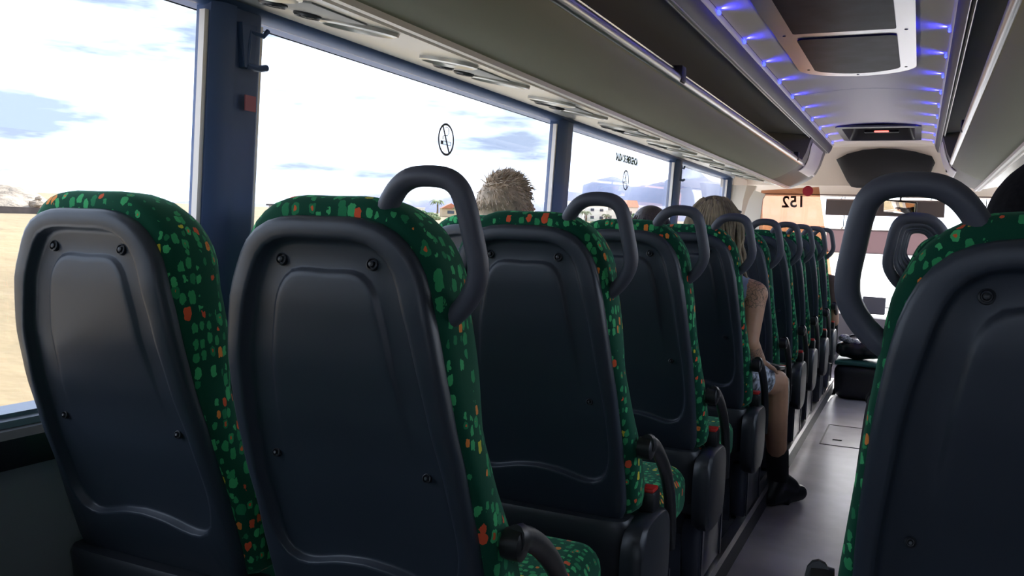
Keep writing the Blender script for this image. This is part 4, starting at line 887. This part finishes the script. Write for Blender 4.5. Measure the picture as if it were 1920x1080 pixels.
# rocky spoil bank at the far left and a low dark wall
random.seed(21)
s = MB(); lo = []
for j in range(9):
    f = j / 8; row = []
    for i in range(61):
        a = -66 + 17.5 * i / 60; d = 34 + 9 * f; el = 1.55 * sm(-49.3, -55, a) if a > -56 else 1.55; hh = 38 * math.tan(math.radians(el))
        p = pol(a, d); row.append((p.x, p.y, p.z - .15 + (hh - p.z) * math.sin(PI * f) ** .8 * sm(-48.6, -51, a) * (1 + .22 * noise.noise((a * .9, f * 3, 1)) + .08 * noise.noise((a * 4, f * 9, 1)))))
    lo.append(row)
s.loft(lo, closed=False, cap=(False, False)); tag(s.build('spoil_bank', mat('rocky_spoil', (.20, .16, .12), .95, var=(1.1, .45), bump=(2.5, 1.0, .2))), 'rocky earth bank at the far left beyond the first window', 'earth bank', kind='structure')
for k in range(12):
    a = random.uniform(-58, -50); d = random.uniform(34.5, 37); p = pol(a, d); r = random.uniform(.10, .22)
    s = MB(); s.ball((p.x, p.y, p.z + r * .4 + .5 * random.random()), (r, r * 1.1, r * .7), None, 8, 6); s.v = [(x + random.uniform(-1, 1) * r * .18, y + random.uniform(-1, 1) * r * .18, z + random.uniform(-1, 1) * r * .18) for x, y, z in s.v]
    tag(s.build('boulder', bpy.data.materials['rocky_spoil'], smooth=False), 'rough tan boulder on the earth bank at the far left', 'boulder', 'boulders on the bank')
t = thing('low_wall', 'low brown wall at the foot of the rocky bank', 'wall', pol(-56, 30)); off = tuple(-v for v in pol(-56, 30))
s = MB(); lo = []
for a in [-62 + .5 * i for i in range(24)]:
    p = pol(a, 33); q = pol(a, 33.25); lo.append([(p.x, p.y, p.z - .1), (q.x, q.y, q.z - .1), (q.x, q.y, .13), (p.x, p.y, .13)])
s.loft(lo); s.build('masonry', mat('brown_masonry', (.09, .07, .06), .9, var=(2, .3)), t, off)
# scrub
SCR = mat('dry_scrub', (.09, .08, .045), .95, var=(3, .4)); LEAF = mat('green_foliage', (.06, .12, .04), .8, var=(2, .4)); LEAF2 = mat('olive_foliage', (.15, .18, .08), .85, var=(2, .4))
def bush(p, r, m, lab, name='bush', n=60, grp=None, flat=.7):
    s = MB()
    for i in range(n):
        a = random.uniform(0, 2 * PI); q = random.random() ** .5; z = random.random(); c = (p.x + r * q * math.cos(a) * .85, p.y + r * q * math.sin(a) * .85, p.z + r * flat * (.15 + z * 1.1) * (1 - .5 * q))
        k = r * random.uniform(.14, .28); s.ball(c, (k, k, k * .8), None, 6, 4)
    s.v = [(x + random.uniform(-1, 1) * r * .04, y + random.uniform(-1, 1) * r * .04, z + random.uniform(-1, 1) * r * .04) for x, y, z in s.v]
    return tag(s.build(name, m, smooth=False), lab, 'bush', grp)
for i in range(16):
    a = random.uniform(-45, -38) if i < 12 else random.uniform(-54, -44); d = random.uniform(16, 60); bush(pol(a, d), random.uniform(.25, .5), SCR, 'low dry desert scrub bush on the sand beyond the left windows', n=24, grp='dry scrub bushes on the sand')
s = MB(); lo = []
for y in (-60, -20, 0, 20, 50, 100, 180, 300): lo.append([(x, y, max(gh(x, y), GZ if abs(y) < 12 else -9) + .06) for x in (-5.2, -2, 1, 4.2)])
s.loft(lo, closed=False, cap=(False, False)); struct('road', s, mat('pale_asphalt', (.62, .60, .58), .9, var=(3, .1)))
# houses
WHITE = mat('white_render', (.78, .74, .64), .9, var=(.8, .06)); TILE = mat('terracotta_tiles', (.42, .15, .08), .8, var=(4, .3)); WIN = mat('dark_window', (.04, .05, .07), .2)
def house(a, d, w_, dp, h, roof, lab, floors=1, wall=WHITE):
    p = pol(a, d); t = thing('house', lab, 'house', p, 'houses on the plain'); t.rotation_euler = (0, 0, -math.radians(a) + random.uniform(-.3, .3))
    s = MB(); s.box((0, 0, h / 2), (w_, dp, h)); s.build('walls', wall, t, smooth=False)
    if roof == 'pitch':
        s = MB(); s.loft([[(-w_ / 2 - .3, -dp / 2 - .3, h), (-w_ / 2 - .3, dp / 2 + .3, h), (-w_ / 2 - .3, 0, h + dp * .32)], [(w_ / 2 + .3, -dp / 2 - .3, h), (w_ / 2 + .3, dp / 2 + .3, h), (w_ / 2 + .3, 0, h + dp * .32)]]); s.v = [(y, x, z) for x, y, z in s.v] if lab.startswith('small') else s.v; s.build('roof', TILE, t, smooth=False)
    else:
        s = MB(); s.box((0, 0, h + .15), (w_ + .3, dp + .3, .3)); s.build('roof', wall, t, smooth=False)
    k = max(1, int(w_ / 2.6))
    for f in range(floors):
        for i in range(k):
            s = MB(); s.box((-w_ / 2 + w_ * (i + .5) / k, -dp / 2 - .02, h * (f + .55) / floors), (w_ / k * .38, .08, h / floors * .36)); s.build('window', WIN, t, smooth=False)
house(-29.1, 230, 4.6, 4.2, 2.2, 'pitch', 'small tan house with a red gabled roof beside the palm', wall=mat('tan_render', (.50, .38, .24), .9))
for i, (a, w_, h, fl, rf) in enumerate(((-27.2, 8, 2.6, 1, 'flat'), (-31.6, 7, 2.0, 1, 'flat'), (-24.6, 9, 2.8, 1, 'flat'), (-21.2, 7, 3.2, 1, 'flat'), (-20.0, 8, 4.2, 2, 'flat'), (-18.7, 9, 4.6, 2, 'flat'), (-17.6, 5, 4.2, 1, 'pitch'), (-16.2, 7, 3.0, 1, 'flat'), (-34.5, 9, 1.8, 1, 'flat'))):
    house(a, 240 + 8 * (i % 3), w_, 6, h, rf, ['long white flat-roofed house right of the red-roofed one', 'white flat-roofed house left of the palm', 'white flat-roofed house behind the blond head', 'white house at the left of the third window', 'two-storey white house seen through a grab handle', 'wide two-storey white house seen through a grab handle', 'white house with an orange tiled roof', 'white house beside the round green tree', 'low white house at the plain edge far left'][i], fl)
def palm(a, d, h, lab):
    p = pol(a, d); t = thing('palm_tree', lab, 'palm tree', p, 'palm trees on the plain')
    s = MB(); s.tube([(0, 0, 0), (.08, 0, h * .5), (0, 0, h)], [.28, .2, .18], 8); s.build('trunk', mat('palm_bark', (.16, .11, .07), .9) if 'palm_bark' not in bpy.data.materials else bpy.data.materials['palm_bark'], t)
    s = MB()
    for i in range(22):
        b = 2 * PI * i / 22 + random.uniform(-.1, .1); L = h * random.uniform(.42, .55); up = random.uniform(.1, .9); lo = []
        for k in range(7):
            f = k / 6; r = L * f; z = h + L * (up * f - (.55 + up * .5) * f * f * 1.2); wd = .05 * L * math.sin(PI * min(1, f * .9 + .1)) + .01
            c = Vector((math.cos(b) * r, math.sin(b) * r, z)); sd_ = Vector((-math.sin(b), math.cos(b), 0)) * wd * 2
            lo.append([tuple(c - sd_ - Vector((0, 0, wd))), tuple(c), tuple(c + sd_ - Vector((0, 0, wd))), tuple(c - Vector((0, 0, .02)))])
        s.loft(lo)
    s.build('fronds', LEAF2, t)
palm(-29.9, 190, 3.8, 'tall palm left of the red-roofed house'); palm(-28.6, 205, 2.6, 'smaller palm behind the red-roofed house')
palm(-20.2, 170, 2.6, 'palm in front of the two-storey white houses'); palm(-18.9, 175, 2.2, 'short palm by the wide white house')
for i, (a, d, r, m, lab) in enumerate(((-30.9, 180, 2.0, LEAF, 'dark green bush left of the tall palm'), (-30.2, 170, 1.6, LEAF2, 'olive bush at the foot of the tall palm'), (-22.9, 175, 1.8, LEAF, 'green bush by the second window pillar'), (-21.5, 165, 1.7, LEAF2, 'olive bush at the left of the third window'), (-16.9, 170, 3.0, LEAF, 'large round green tree right of the orange roof'), (-19.6, 165, 1.2, LEAF2, 'olive bush in front of the white houses'), (-18.2, 165, 1.4, LEAF, 'small green bush in front of the white houses'))):
    bush(pol(a, d), r, m, lab, n=90)
t = thing('roadside_shelter', 'low grey roadside shelter with a dark roof edge beyond the second window', 'shelter', pol(-39.2, 60)); t.rotation_euler = (0, 0, math.radians(30))
s = MB(); s.box((0, 0, 1.2), (2.6, 1.2, 2.4)); s.build('walls', mat('shelter_grey', (.45, .47, .5), .8), t, smooth=False)
s = MB(); s.box((0, 0, 2.46), (2.9, 1.5, .12)); s.build('roof', DARKP, t, smooth=False)
